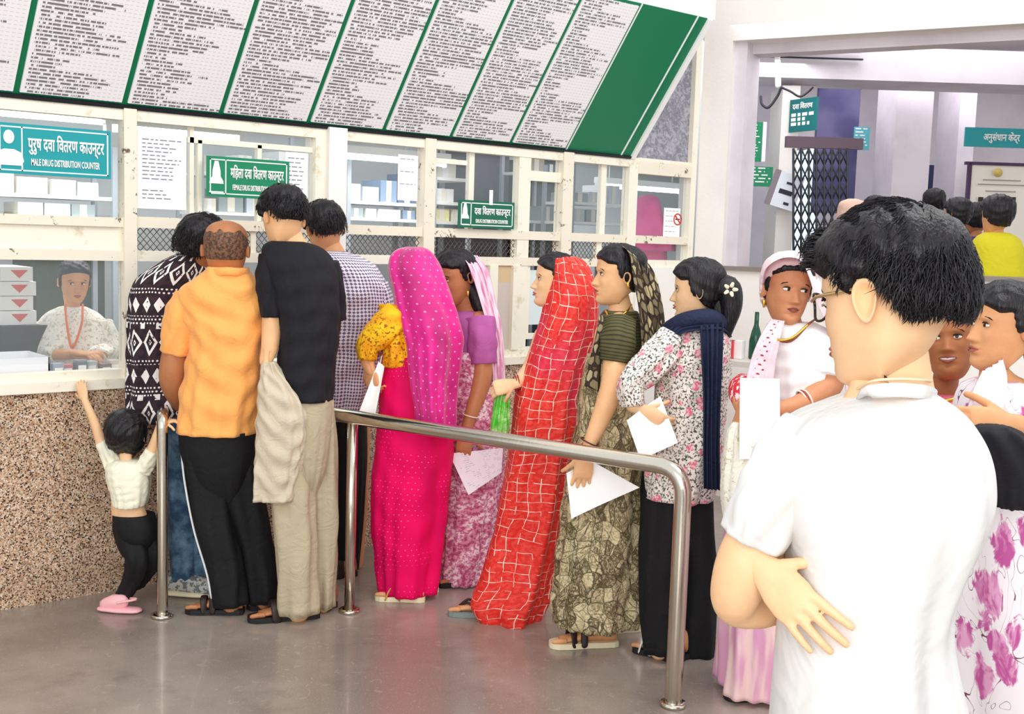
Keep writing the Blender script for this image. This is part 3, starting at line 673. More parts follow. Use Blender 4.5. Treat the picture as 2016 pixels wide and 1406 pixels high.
def c_leafveil(n):
    u, v = n.uv(); u, v = warp(n, u, v, 6, .05); p = n.xyz(u*1.4, v*.8); e = n.vor(p, 30, 'DISTANCE_TO_EDGE'); c = n.sep(n.vor(p, 30, 'F1', 1))[0]
    return n.mix(e.lt(.12), n.mix(c, '5A4A30', 'C8B88C'), '33241B')
def c_olive(n):
    u, v = n.uv(); return n.mix((v*85.).fr().gt(.62), '58532F', '34301B')
def c_pinksari(n):
    u, v = n.uv(); a = n.noise(n.xyz(u, v), 60, 3, .7); b = n.noise(n.xyz(u, v), 14, 2)
    return n.mix(n.step(a, .44, .56), n.mix(n.step(b, .4, .6), 'C66A94', 'AC3F6C'), n.mix(n.step(b, .45, .55), 'F0D8DC', 'D890A8'))
def c_scarfpink(n):
    u, v = n.uv(); return n.mix(n.step(n.noise(n.xyz(u*3, v*.5), 16, 2), .45, .6), 'F2D2DC', 'DA8FB4')
def c_check(n):
    u, v = n.uv(); u, v = warp(n, u, v, 6, .02); x = (u*62.).tri(); y = (v*62.).tri(); d = (x+y).gt(1.08)
    return n.mix(d*.9, 'F1EAF2', '5A4578')
def c_ethnic(n):
    u, v = n.uv(); u, v = warp(n, u, v, 5, .02); P = .30; q = (v/P).fr()*P; du = (u/.075)
    dx = du.tri(); base = '3A2630'
    # big diamond band .03..16
    y1 = ((q-.095)/.06).ab(); k = dx+y1; dia = k.gt(.62)*k.lt(.95)+k.lt(.22)-k.lt(.10); dia = dia*y1.lt(1.)
    y2 = ((q-.235)/.045).ab(); dx2 = (u/.055).tri(); k2 = dx2+y2; sq = k2.lt(.72)*y2.lt(1.)
    sp = dots(n, u, v, .016, .26)*(q.gt(.165)*q.lt(.188)+q.gt(.28)+q.lt(.02)); tr_ = (dx.gt(.75))*((q-.025).ab().lt(.012))
    w = dia.mx(sq).mx(sp).mx(tr_); br = n.noise(n.xyz(u, v), 60, 2).gt(.36); return n.mix(w*br, n.mix(n.step(n.noise(n.xyz(u, v), 40, 2), .4, .6), base, '251A22'), 'F4F0EC')
def c_floral(n):
    u, v = n.uv(); p = n.xyz(u, v); d = n.vor(p, 17, 'F1', 0); w = n.noise(p, 70, 3, .7); fl_ = (d+(w-.5)*.35).lt(.30); sm = n.noise(p, 95, 2, .6)
    b = n.mix(sm.gt(.55), 'F2E6DE', '54504A'); b = n.mix(n.noise(p, 80, 2).gt(.62), b, '8FA48C'); return n.mix(fl_, b, n.mix(w.gt(.5), 'E2738A', 'F6C2C6'))
def c_bigfloral(n):
    u, v = n.uv(); u, v = warp(n, u, v, 6, .06); p = n.xyz(u, v); d = n.vor(p, 8, 'F1', 0); w = n.noise(p, 16, 3, .6, 1.); f = n.step((d+(w-.5)*.6)*-1, -.46, -.38); ln = (n.noise(p, 7, 1, .5, 2.)-.5).ab().lt(.005)
    b = n.mix(ln, 'F8EEF2', '7E4A5C'); return n.mix(f, b, n.mix(n.step(w, .4, .6), 'C2569A', 'E9A6CC'))
def c_yelsleeve(n):
    u, v = n.uv(); p = n.xyz(u, v); return n.mix(n.noise(p, 75, 2, .6).gt(.57)*n.step(v, .02, .09), n.mix(n.step(n.noise(p, 12, 2), .4, .6), 'FFC815', 'F5A300'), 'A85A10')
def c_jeans(n):
    p = n.obj(); return n.mix(n.step(n.noise(p, 12, 4, .6), .35, .7), '2E4A66', '6F93AC')
def crump(sc=9, st=.5): return dict(bump=lambda n: n.noise(n.obj(), sc, 4, .55, 1.2), bstr=st, bdist=.02)
sk_peach = skinmat('skin_peach', 'EEBB8A', 'E2A878')
M_orange = mat('orange_knit', 'FFB25E', .8, sheen=.2, **crump(11, .45)); M_black = mat('black_jersey', '16151D', .85, **crump(9, .4)); M_blackp = mat('black_trousers', '0C0C10', .8, **crump(10, .4))
M_beige = mat('beige_cotton', 'D0C3AB', .85, **crump(12, .6)); M_beige2 = mat('khaki_cotton', 'BDB093', .85, **crump(12, .5)); M_white = mat('white_cotton', 'F7F6F6', .85, **crump(6, .25)); M_navy = mat('navy_cloth', '16213F', .8, **crump(16, .5))
M_sole = mat('dark_sole', '1D1A1A', .6); M_solel = mat('cream_sole', 'E8DDB8', .6); M_strap = mat('dark_strap', '2A1D1B', .5); M_pinkclog = mat('pink_foam', 'F7B8BC', .5)
# ================================================================ 1. counter clerk behind the glass
p = Person(5.75, 145, 'woman in an off-white shawl and orange lanyard seated behind the counter glass', sk_mid)
p.limb([(142, 580, 0, 19), (142, 612, 0, 18), (143, 640, 0, 48), (143, 700, 0, 58), (143, 780, 0, 60), (143, 846, 0, 50)], .6); p.limb([(100, 650, 0, 16), (84, 690, .04, 18), (120, 700, .22, 13), (150, 697, .3, 10)]); p.limb([(184, 650, 0, 16), (208, 690, .04, 18), (190, 702, .22, 13), (160, 700, .3, 10)])
p.hand(150, 696, .3, (1, 0, .3), (0, -1, 0), L=.16); p.head(147, 555, 82, -32, -10, fem=1); p.finish(.01)
p.hd.face(p.e, gaze=(-.8, 0)); p.hd.hair(p.e, front=.30, side=-.12, nape=-.32, thick=.05)
M_shawl = mat('off_white_lace', lambda n: n.mix(n.noise(n.obj(), 60, 3, .7).gt(.56), 'F4EFE4', 'CFC3AE'), .85, **crump(14, .5))
mb = p.drape([(604, 118, 168, .06, 0), (618, 92, 195, .10, 0), (645, 72, 218, .13, 0), (680, 62, 228, .15, .02), (720, 62, 226, .15, .03), (790, 66, 222, .15, 0), (852, 80, 205, .15, 0)], fold=.02, mb=None); p.sleeve([(88, 640, 0, 26), (78, 690, .05, 24), (112, 700, .2, 17)], mb); p.sleeve([(198, 640, 0, 26), (214, 690, .05, 24), (188, 702, .2, 17)], mb); p.cloth('shawl', mb, M_shawl)
mb = MB(); K = bez([p.P(128, 600, .10), p.P(132, 640, .17), p.P(142, 685, .19), p.P(160, 640, .17), p.P(163, 600, .10)], 30); mb.rings(tube_pts(K, np.full(30, .006), 6)); mb.build('lanyard', mat('orange_ribbon', 'E8763C', .6), p.e)
# ================================================================ 2. man in patterned shirt and jeans
p = Person(4.87, 378, 'man in black and white geometric shirt and blue jeans, half hidden by the balding man', sk_tan)
p.limb([(385, 505, 0, 22), (375, 540, 0, 24), (345, 600, 0, 50), (340, 700, 0, 50), (355, 800, 0, 44)], .6);
p.head(396, 482, 104, 215, -14, 14); p.finish(.009); hk = dict(thick=.09, front=.25, side=0., nape=-.28); p.hd.hair(p.e, lump=.015, **hk); tufts(p.hd, p.e, 1000, .13, .009, .04, seed=10, **hk)
mb = p.drape([(500, 352, 405, .06, 0), (515, 325, 410, .09, 0), (540, 290, 415, .12, 0), (575, 268, 415, .12, 0), (640, 264, 410, .12, 0), (720, 264, 405, .12, 0), (800, 262, 400, .12, 0), (828, 262, 400, .12, 0)], fold=.010, fine=.004, uw=1.15, skew=.45); p.sleeve([(300, 575, .02, 38), (290, 660, .05, 30), (300, 730, .04, 28)], mb, uw=.5); p.cloth('patterned_shirt', mb, mat('ethnic_print', c_ethnic, .85))
mb = p.drape([(815, 325, 425, .11, 0), (860, 330, 425, .11, 0), (900, 350, 410, .06, 0)], fold=.004); p.sleeve([(352, 830, 0, 30), (354, 980, 0, 30), (360, 1080, 0, 28), (362, 1140, 0, 27)], mb, .006); p.sleeve([(400, 830, -.03, 30), (402, 980, -.03, 30), (402, 1080, -.03, 27), (402, 1128, -.03, 26)], mb, .006); p.cloth('jeans', mb, mat('blue_denim', c_jeans, .9))
for x0, y0, x1, y1 in ((338, 1172, 430, 1178), (372, 1158, 452, 1150)):
    a, b = flo(x0, y0), flo(x1, y1); D = (b-a)/np.linalg.norm(b-a); sh = MB(); sole = MB()
    for mm, zz, rr in ((sh, .045, .040), ): mm.rings(tube_pts([a+ZZ*.055, a+(b-a)*.35+ZZ*.06, a+(b-a)*.7+ZZ*.045, b+ZZ*.035], [.038, .043, .042, .034], 14, .95))
    s_ = sh.build('sneaker', mat('grey_mesh', lambda n: n.mix(n.noise(n.obj(), 60, 3).gt(.52), 'B9B9B2', '6F716E'), .8), p.e); sole.rings(tube_pts([a+ZZ*.016, a+(b-a)*.5+ZZ*.016, b+ZZ*.016], [.043, .047, .040], 14, .32, ZZ)).build('sole', M_solel, s_)
# ================================================================ 3. toddler reaching up
p = Person(4.64, 255, 'toddler in cream top and black leggings reaching up to the granite counter', sk_light)
p.limb([(247, 895, 0, 13), (250, 918, 0, 14), (252, 930, 0, 34), (250, 980, 0, 32), (255, 1020, 0, 36), (262, 1050, 0, 38)], .7)
p.limb([(222, 925, 0, 15), (206, 890, -.02, 12), (185, 830, -.05, 9), (166, 785, -.08, 7)]); p.limb([(290, 915, .02, 15), (304, 878, .03, 12), (317, 836, .04, 9)])
pass
hand_mesh(p.fine, p.P(167, 788, -.08), V(-.35, 1, -.2), V(0, .2, -1), L=.10, curl=(15, 25, 20)); hand_mesh(p.fine, p.P(317, 833, .04), V(.85, .15, -.25), V(.1, -1, 0), L=.11, curl=(40, 50, 30), thumb=-1)
p.head(248, 856, 92, 175, 22, 4, t=-.02, wide=1.12); p.finish(.006, .003); p.hd.hair(p.e, thick=.08, front=.2, side=-.18, nape=-.42, lump=.015)
mb = p.drape([(905, 226, 275, .05, 0), (918, 210, 292, .075, 0), (945, 212, 296, .085, 0), (975, 222, 293, .085, 0), (994, 227, 287, .083, 0)], fold=.007, fine=.0015, n=56, m=36); p.sleeve([(226, 925, 0, 17), (212, 893, -.01, 15), (201, 872, -.02, 14)], mb, .003); p.sleeve([(280, 925, .02, 18), (292, 905, .03, 16), (300, 888, .03, 15)], mb, .003); p.cloth('top', mb, mat('cream_cotton', 'F3EFD6', .85, **crump(14, .4)))
mb = p.drape([(1013, 223, 304, .083, 0), (1035, 224, 310, .085, 0), (1058, 238, 308, .075, 0), (1078, 262, 296, .04, 0)], fold=.002, n=48, m=24); p.sleeve([(250, 1030, .01, 27), (257, 1060, .01, 29), (270, 1098, .03, 25), (258, 1145, 0, 18), (236, 1184, -.01, 15)], mb, .004); p.sleeve([(280, 1030, -.03, 26), (286, 1060, -.04, 28), (300, 1090, -.02, 24), (283, 1130, -.1, 17), (270, 1150, -.15, 14)], mb, .004); p.cloth('leggings', mb, M_blackp)
def clog(par, a, b, m, w=.034):
    D = b-a; L = np.linalg.norm(D); D /= L; s_ = MB(); s_.rings(tube_pts([a+ZZ*.012, a+D*L*.5+ZZ*.012, b+ZZ*.012], [w, w*1.15, w*.95], 14, .33, ZZ)); u_ = MB(); u_.rings(tube_pts([a+D*L*.42+ZZ*.045, a+D*L*.65+ZZ*.04, b-D*.006+ZZ*.028], [w*.95, w*1.02, w*.8], 14, .8))
    o = s_.build('clog', m, par); u_.build('clog_upper', m, o); K = bez([a+D*L*.45+ZZ*.05+np.cross(D, ZZ)*w, a-D*.01+ZZ*.06, a+D*L*.45+ZZ*.05-np.cross(D, ZZ)*w], 10); MB().rings(tube_pts(K, np.full(10, .005), 6)).build('strap', m, o)
clog(p.e, flo(265, 1207), flo(205, 1203), M_pinkclog); clog(p.e, p.P(272, 1148, -.15)*1., p.P(258, 1128, -.2)+ZZ*.0, M_pinkclog, .028)
# ================================================================ 4. bald man, orange polo
p = Person(4.66, 440, 'balding man in orange polo shirt and black striped track pants, seen from behind', sk_tan)
p.limb([(447, 510, 0, 31), (447, 545, 0, 31), (447, 580, 0, 50), (445, 660, 0, 54), (435, 770, 0, 52), (430, 860, 0, 54)], .62); p.limb([(362, 600, 0, 22), (348, 680, 0, 26), (340, 745, -.02, 27), (352, 792, -.12, 17), (368, 812, -.2, 13)]);
p.hand(352, 795, -.14, (.4, -.5, -1), (1, 0, -.3), L=.17, curl=(40, 50, 30));
p.head(445, 492, 114, 176, -8, 0, wide=1.12); p.finish(.009)
p.hd.hair(p.e, greyhair, thick=.012, front=.9, side=.05, nape=-.25, lump=.004, name='stubble_hair') if False else None
def fringe(hd, par, m):
    def off(x, y, z):
        yy = y/.40; zb = np.interp(yy.ravel(), [-1.2, -.3, 0, .3, 1.2], [-.27, -.2, -.03, .05, .5]).reshape(z.shape); zt = np.interp(yy.ravel(), [-1.2, -.5, .3, 1.2], [.34, .34, .28, -.5]).reshape(z.shape)+.02*np.sin(x*40)+.02*np.sin(x*23+1); return -.012+.026*np.clip((z-zb)/.05, 0, 1)*np.clip((zt-z)/.16, 0, 1)
    P = hd.surf(70, 84, off); MB().rings(hd.w(P.reshape(-1, 3)).reshape(P.shape), .6).build('hair', m, par)
fringe(p.hd, p.e, greyhair)
mb = p.drape([(526, 410, 488, .085, 0), (535, 404, 492, .09, 0), (548, 385, 510, .10, 0), (565, 362, 524, .115, 0), (600, 350, 530, .12, 0), (650, 370, 527, .125, 0), (700, 372, 524, .125, 0), (760, 360, 520, .125, 0), (800, 356, 512, .135, 0), (850, 351, 503, .14, 0)], fold=.012, fine=.008, k=(5, 8, 13))
p.sleeve([(378, 585, 0, 30), (362, 620, .01, 36), (352, 660, .01, 34), (347, 692, 0, 33)], mb, .005); p.sleeve([(505, 585, -.03, 24), (510, 640, -.05, 24), (510, 690, -.07, 22)], mb, .005); sh = p.cloth('polo_shirt', mb, M_orange)
K = bez([p.P(408, 546, .0), p.P(425, 537, .085), p.P(447, 534, .1), p.P(470, 537, .085), p.P(488, 546, 0)], 16); MB().rings(tube_pts(K, np.full(16, .017), 8, .35)).build('collar', M_orange, sh)
LG = [(403, 878, .01, 44), (410, 945, .01, 44), (425, 1040, .02, 41), (447, 1130, .02, 37), (455, 1190, .02, 34)]
mb = p.drape([(845, 352, 503, .13, 0), (900, 358, 505, .122, 0), (955, 382, 488, .095, 0), (1010, 412, 462, .04, 0)], fold=.004, cap=True, m=30); p.sleeve([(403, 878, .01, 44), (410, 945, .01, 44), (425, 1040, .02, 41), (447, 1130, .02, 37), (455, 1190, .02, 34)], mb, .008, ph=1, uw=.5); p.sleeve([(462, 878, -.02, 43), (472, 945, -.02, 43), (492, 1040, -.04, 40), (512, 1130, -.05, 34), (518, 1184, -.05, 32)], mb, .008, uw=.5); pa = p.cloth('track_pants', mb, M_blackp)
p.stripe(LG, 158, M_white, pa, .0045, .0, .97)
sandal(p.e, flo(478, 1208), flo(368, 1206), sk_tan, M_sole, M_strap, .042, 'two')
sandal(p.e, flo(548, 1192), flo(488, 1200), sk_tan, M_sole, M_strap, .042, 'slide')
# ================================================================ 5. tall man, black T-shirt
p = Person(4.62, 580, 'tall man in black T-shirt and beige trousers, one hand behind his back', sk_peach)
p.limb([(560, 458, 0, 31), (572, 485, 0, 33), (590, 530, 0, 46), (600, 620, 0, 46), (604, 720, 0, 44), (603, 810, 0, 42)], .62)
p.limb([(537, 560, .03, 18), (536, 600, .045, 19), (536, 640, .05, 21), (530, 690, .09, 17), (522, 712, .11, 13)]);
p.hand(524, 702, .11, (-.12, -1, .1), (.8, 0, -.3), L=.165, curl=(50, 60, 45), thumb=-1, tcurl=50)
pass
p.head(557, 432, 112, 138, -24, 4); p.finish(.009); hk = dict(thick=.10, front=.26, side=.04, nape=-.20, clear=True); p.hd.hair(p.e, lump=.015, **hk); tufts(p.hd, p.e, 1300, .12, .009, .03, seed=8, **hk)
mb = p.drape([(475, 535, 600, .07, 0), (484, 520, 628, .09, 0), (500, 515, 648, .11, 0), (530, 520, 664, .13, 0), (580, 535, 669, .14, 0), (650, 552, 668, .14, 0), (710, 548, 660, .14, 0), (745, 552, 656, .14, 0), (786, 574, 653, .13, 0)], fold=.010, fine=.005)
p.sleeve([(545, 508, .02, 32), (536, 550, .04, 31), (536, 590, .05, 27), (537, 624, .05, 24)], mb, .005); p.sleeve([(640, 520, -.02, 28), (652, 570, -.04, 27), (656, 630, -.06, 24)], mb, .005); p.cloth('t_shirt', mb, M_black)
mb = p.drape([(750, 570, 640, .10, 0), (792, 552, 654, .125, 0), (860, 552, 652, .12, 0), (930, 572, 640, .09, 0), (980, 596, 620, .03, 0)], fold=.006); p.sleeve([(582, 790, .02, 40), (570, 910, .03, 46), (578, 1010, .04, 42), (584, 1110, .04, 40), (588, 1205, .03, 39)], mb, .008, uw=.5, ph=2); p.sleeve([(622, 790, -.03, 36), (632, 910, -.07, 34), (634, 1010, -.08, 32), (635, 1110, -.08, 27), (636, 1196, -.08, 22)], mb, .008, uw=.5); p.cloth('trousers', mb, M_beige2)
sandal(p.e, flo(626, 1214), flo(490, 1224), sk_tan, M_sole, M_strap, .046, 'slide'); sandal(p.e, flo(660, 1192), flo(618, 1198), sk_tan, M_sole, M_strap, .042, 'slide')
jk = Person(4.50, 545, 'x', sk_mid); bpy.data.objects.remove(jk.e)
mb = jk.drape([(712, 520, 540, .03, 0), (735, 512, 556, .045, 0), (775, 508, 590, .06, 0), (820, 505, 606, .065, 0), (880, 502, 600, .06, 0), (940, 500, 584, .05, 0), (986, 501, 575, .045, 0)], fold=.022, fine=.006, k=(5, 9, 13), top=.4, n=88)
tag(mb.build('jacket', M_beige), 'crumpled beige cotton jacket hanging from the hand of the man in black T-shirt', 'jacket')
# ================================================================ 6. man in purple checked shirt leaning in
p = Person(5.30, 690, 'man in white and purple checked shirt leaning towards the counter behind the man in black', sk_mid)
p.limb([(640, 478, 0, 26), (655, 510, 0, 30), (680, 580, 0, 50), (688, 680, 0, 48), (685, 800, 0, 44)], .62); p.limb([(665, 800, 0, 30), (668, 980, 0, 24), (672, 1115, 0, 16)]); p.limb([(700, 800, -.05, 30), (702, 980, -.05, 24), (700, 1110, -.05, 16)])
p.head(638, 452, 98, 150, -18, -6); p.finish(.01); hk = dict(thick=.09, front=.28, side=.0, nape=-.26, clear=True); p.hd.hair(p.e, lump=.012, **hk); tufts(p.hd, p.e, 1000, .12, .009, .025, seed=9, **hk)
mb = p.drape([(494, 615, 680, .07, 0), (505, 610, 712, .10, 0), (525, 610, 742, .13, 0), (560, 615, 762, .145, 0), (600, 618, 768, .15, 0), (680, 625, 752, .15, 0), (760, 630, 738, .14, 0), (822, 632, 722, .14, 0)], fold=.012, fine=.006, uw=1.); p.sleeve([(735, 560, .02, 30), (750, 620, .02, 29), (742, 690, .02, 26)], mb, .005, uw=.4); p.cloth('checked_shirt', mb, mat('purple_check', c_check, .85))
mb = p.drape([(805, 640, 722, .12, 0), (900, 642, 722, .11, 0), (1000, 648, 716, .10, 0), (1118, 655, 706, .09, 0)], fold=.01); p.cloth('trousers', mb, M_blackp)
sandal(p.e, flo(700, 1132), flo(640, 1138), sk_tan, M_sole, M_strap, .042, 'slide')
# ================================================================ 7. woman in magenta veil
p = Person(4.97, 815, 'woman fully veiled in magenta sari with a yellow sleeve, her back to the hall', sk_mid)
p.limb([(810, 580, -.03, 24), (812, 620, 0, 46), (815, 720, 0, 50), (815, 830, 0, 62), (815, 900, 0, 60)], .65); p.limb([(780, 630, .06, 16), (752, 660, .10, 18), (724, 690, .11, 16), (724, 715, .11, 14), (732, 735, .12, 11)]); p.hand(728, 722, .12, (.2, -1, .05), (.5, 0, -.8), L=.16, curl=(35, 50, 30), thumb=-1)
p.limb([(790, 900, 0, 40), (790, 1050, 0, 28), (785, 1160, 0, 17)]); p.limb([(840, 900, 0, 40), (840, 1050, 0, 28), (835, 1150, 0, 17)]); p.head(808, 545, 100, 150, -8); p.finish(.01); p.hd.hair(p.e, thick=.03)
mb = p.drape([(700, 752, 890, .11, 0), (730, 748, 893, .13, 0), (780, 746, 893, .14, 0), (840, 742, 893, .15, 0), (920, 733, 890, .15, 0), (1000, 730, 882, .15, 0), (1080, 736, 872, .145, 0), (1160, 744, 862, .14, 0)], fold=.016, k=(5, 9, 15), fine=.004); p.cloth('sari', mb, mat('magenta_sari', c_magskirt, .75, spec=.2))
mb = p.drape([(600, 745, 800, .06, .04), (625, 750, 812, .10, .02), (700, 755, 812, .11, .02), (720, 752, 812, .10, .02)], fold=.006); p.sleeve([(785, 618, .08, 29), (755, 650, .11, 31), (725, 680, .12, 24), (722, 708, .12, 18)], mb, .004); p.cloth('blouse', mb, mat('yellow_print', c_yelsleeve, .7))
mb = p.drape([(486, 803, 832, .03, -.02), (492, 782, 846, .07, -.01), (505, 768, 858, .10, 0), (530, 764, 872, .125, .01), (570, 772, 886, .14, .02), (620, 782, 903, .15, .03), (670, 795, 911, .155, .04), (730, 802, 902, .15, .05), (790, 812, 896, .14, .06), (850, 822, 893, .12, .07)], fold=.016, k=(6, 9, 14), top=.15, n=96, m=80, lean=.8, fine=.003); p.cloth('veil', mb, mat('magenta_veil', c_magveil, .55, sheen=.3))
sandal(p.e, flo(835, 1184), flo(740, 1180), sk_mid, M_solel, mat('gold_strap', 'C8A050', .5), .040, 'cross'); sandal(p.e, flo(862, 1164), flo(790, 1164), sk_mid, M_solel, M_strap, .040, 'thong')
sheet('paper', [p.P(745, 712, .14), p.P(757, 722, .14), p.P(738, 822, .16), p.P(705, 815, .16)], paper, 'white paper slip held down by the woman in the magenta veil', 'paper')
# ================================================================ 8. woman in mauve blouse
p = Person(5.20, 915, 'woman in mauve blouse and pink print sari looking down, pale scarf over her bun', sk_tan)
p.limb([(905, 575, .02, 18), (918, 612, 0, 23), (928, 650, 0, 46), (930, 740, 0, 46), (925, 840, 0, 56), (920, 920, 0, 52)], .65); p.limb([(948, 650, .08, 18), (951, 700, .11, 20), (948, 750, .13, 20), (928, 815, .17, 14), (917, 850, .19, 11)]); p.hand(918, 848, .19, (-.12, -1, .1), (.1, 0, -1), L=.165, curl=(18, 25, 18), spread=.10)
p.limb([(905, 900, 0, 36), (900, 1050, 0, 26), (895, 1125, 0, 16)]); p.limb([(935, 900, 0, 36), (930, 1050, 0, 26), (925, 1125, 0, 16)])
p.head(896, 548, 106, 46, -14, 6, fem=1); p.finish(.009); p.hd.face(p.e); p.hd.hair(p.e, thick=.05, front=.28, side=-.08, nape=-.3)
mb = MB(); p.limb([(925, 560, -.02, 20), (940, 590, 0, 20), (947, 612, .02, 14)], mb=mb); mb.build('hair_bun', hairm, p.e)
MB().rings(tube_pts([p.P(921, 575, .1), p.P(921, 583, .1)], [.007, .005], 8)).build('earring', goldm, p.e)
mb = p.drape([(612, 900, 962, .07, 0), (625, 885, 972, .10, 0), (650, 884, 980, .12, 0), (720, 888, 978, .12, 0), (760, 890, 975, .11, 0)], fold=.006); p.sleeve([(945, 628, .07, 30), (948, 670, .10, 31), (950, 716, .11, 28)], mb, .004); p.cloth('blouse', mb, mat('mauve_blouse', 'B25C9E', .75, **crump(12, .3)))
mb = p.drape([(690, 868, 965, .12, .02), (740, 875, 985, .13, .02), (800, 872, 995, .145, .02), (860, 868, 995, .15, .02), (940, 866, 988, .15, 0), (1020, 864, 978, .145, 0), (1080, 860, 968, .14, 0), (1140, 856, 958, .135, 0)], fold=.016, k=(6, 11, 17), fine=.004); p.cloth('sari', mb, mat('pink_print', c_pinksari, .75))
mb = p.strip([(905, 500, .02, 940, 503, -.06), (920, 520, .07, 962, 535, -.04), (938, 570, .09, 975, 590, -.02), (958, 640, .12, 988, 645, 0), (968, 700, .13, 994, 720, 0), (972, 790, .12, 996, 790, 0)], fold=.008); p.cloth('scarf', mb, mat('pink_scarf', c_scarfpink, .7))
bangle(p.P(926, 818, .17), V(-.25, -1, 0), .036, mat('pale_bangle', 'F4E4CC', .3), p.e)
sandal(p.e, flo(930, 1148), flo(862, 1156), sk_tan, M_sole, M_strap, .040, 'thong')
sheet('paper', [p.P(884, 893, .20), p.P(990, 882, .22), p.P(988, 930, .24), p.P(922, 975, .24)], mat('printed_form', lambda n: (lambda u, v: n.mix(((v*90.).fr().lt(.35))*(n.white(n.xyz((u*260.).fl(), (v*90.).fl())).gt(.35))*u.gt(.02)*n.step(n.noise(n.xyz(u, v), 22, 1), .5, .52)*.45, 'F3EDF4', '8A7E98'))(*n.uv()), .6), 'printed form hanging by a corner from the hand of the woman in mauve', 'paper')
# ================================================================ 9. woman in red sari
p = Person(4.72, 1070, 'woman wrapped head to foot in red sari with broken white check, face in profile', sk_light)
p.limb([(1100, 590, -.02, 18), (1108, 625, 0, 24), (1100, 680, 0, 50), (1085, 780, 0, 52), (1075, 880, 0, 58), (1060, 960, 0, 54)], .65); p.limb([(1075, 660, -.02, 24), (1050, 720, .0, 20), (1022, 752, .05, 14), (1008, 758, .08, 11)]); p.hand(1012, 756, .08, (-1, -.25, .2), (0, -.4, -1), L=.15, curl=(50, 60, 40), tcurl=40)
p.limb([(1040, 950, 0, 38), (1010, 1080, 0, 26), (960, 1195, .04, 16)]); p.limb([(1070, 950, -.03, 38), (1060, 1080, -.03, 26), (1050, 1190, -.03, 16)])
p.head(1093, 553, 104, 84, 2, 0, fem=1); p.finish(.009); p.hd.face(p.e); p.hd.hair(p.e, thick=.045, front=.29, side=-.05, nape=-.3)
mb = p.drape([(503, 1096, 1124, .03, -.01), (508, 1086, 1142, .07, 0), (520, 1083, 1156, .10, 0), (548, 1080, 1168, .125, 0), (590, 1074, 1179, .14, .01), (640, 1062, 1176, .15, .02), (700, 1042, 1163, .155, .02), (760, 1020, 1150, .16, .02), (830, 1008, 1141, .16, .02), (900, 998, 1132, .16, .02), (970, 985, 1124, .16, .01), (1040, 970, 1113, .155, 0), (1100, 955, 1101, .155, 0), (1150, 938, 1090, .16, 0), (1185, 924, 1078, .165, 0), (1216, 940, 1062, .15, 0)], fold=.018, k=(5, 8, 14), top=.12, n=110, m=110, lean=1.3, fine=.004); p.cloth('sari', mb, mat('red_check_sari', c_red, .65), 0)
for k in range(3): bangle(p.P(1021-4*k, 753+2*k, .06), V(-1, -.2, .1), .031, mat('red_bangle', '8E2A22', .3), p.e, .0025)
sandal(p.e, flo(985, 1214), flo(884, 1210), sk_mid, mat('grey_sole', '7E8A84', .6), M_strap, .042, 'thong'); sandal(p.e, flo(1070, 1200), flo(1000, 1206), sk_mid, M_sole, M_strap, .040, 'thong')
bg = MB(); q = Person(4.74, 985, 'x', sk_mid); bpy.data.objects.remove(q.e)
bg = q.drape([(764, 984, 1004, .02, .06), (785, 976, 1003, .035, .06), (815, 970, 1002, .045, .06), (845, 966, 1001, .045, .06), (862, 967, 998, .035, .06)], fold=.010, k=(5, 9, 13), top=.6, n=56, m=30); bg = tag(bg.build('plastic_bag', mat('green_plastic', lambda n: n.mix(n.step(n.noise(n.obj(), 14, 3), .4, .65), '5CC83C', 'C8F0A0'), .35, **crump(20, .7))), 'crumpled light green carrier bag hanging from the hand of the woman in red', 'bag')
# ================================================================ 10. woman in olive blouse
p = Person(4.42, 1185, 'woman in olive striped blouse and leaf print sari, arm hanging down, in profile', sk_peach)
p.limb([(1215, 575, .0, 21), (1222, 612, 0, 26), (1222, 650, 0, 50), (1210, 740, 0, 50), (1195, 850, 0, 62), (1190, 950, 0, 60)], .65); p.limb([(1217, 655, .11, 22), (1212, 705, .13, 25), (1206, 760, .15, 25), (1180, 830, .17, 19), (1158, 880, .19, 13), (1150, 900, .20, 11)]); p.hand(1153, 893, .20, (-.1, -1, .05), (-.2, .1, -1), L=.17, curl=(12, 18, 12), spread=.14, thumb=-1, tout=35)
p.limb([(1165, 930, 0, 42), (1160, 1080, 0, 30), (1165, 1230, 0, 18)]); p.limb([(1210, 930, -.04, 42), (1215, 1080, -.04, 30), (1225, 1220, -.04, 18)])
p.head(1217, 543, 116, 80, 0, 0, fem=1); p.finish(.009); p.hd.face(p.e); p.hd.hair(p.e, thick=.05, front=.27, side=-.05, nape=-.3)
mb = p.drape([(612, 1190, 1255, .08, 0), (625, 1180, 1262, .10, 0), (660, 1178, 1266, .12, 0), (720, 1182, 1262, .12, 0), (750, 1184, 1258, .11, 0)], fold=.005); p.sleeve([(1220, 632, .08, 33), (1216, 670, .12, 36), (1210, 712, .13, 31)], mb, .003, uw=.42); p.cloth('blouse', mb, mat('olive_stripe', c_olive, .75))
mb = p.drape([(700, 1155, 1262, .11, 0), (760, 1142, 1262, .13, 0), (830, 1134, 1264, .145, 0), (900, 1122, 1266, .155, 0), (980, 1108, 1266, .16, 0), (1060, 1098, 1266, .16, 0), (1140, 1088, 1262, .16, 0), (1190, 1084, 1258, .16, 0), (1224, 1088, 1256, .155, 0)], fold=.018, k=(5, 9, 15), n=100, m=80, fine=.006); p.cloth('sari', mb, mat('leaf_print', c_leaf, .75))
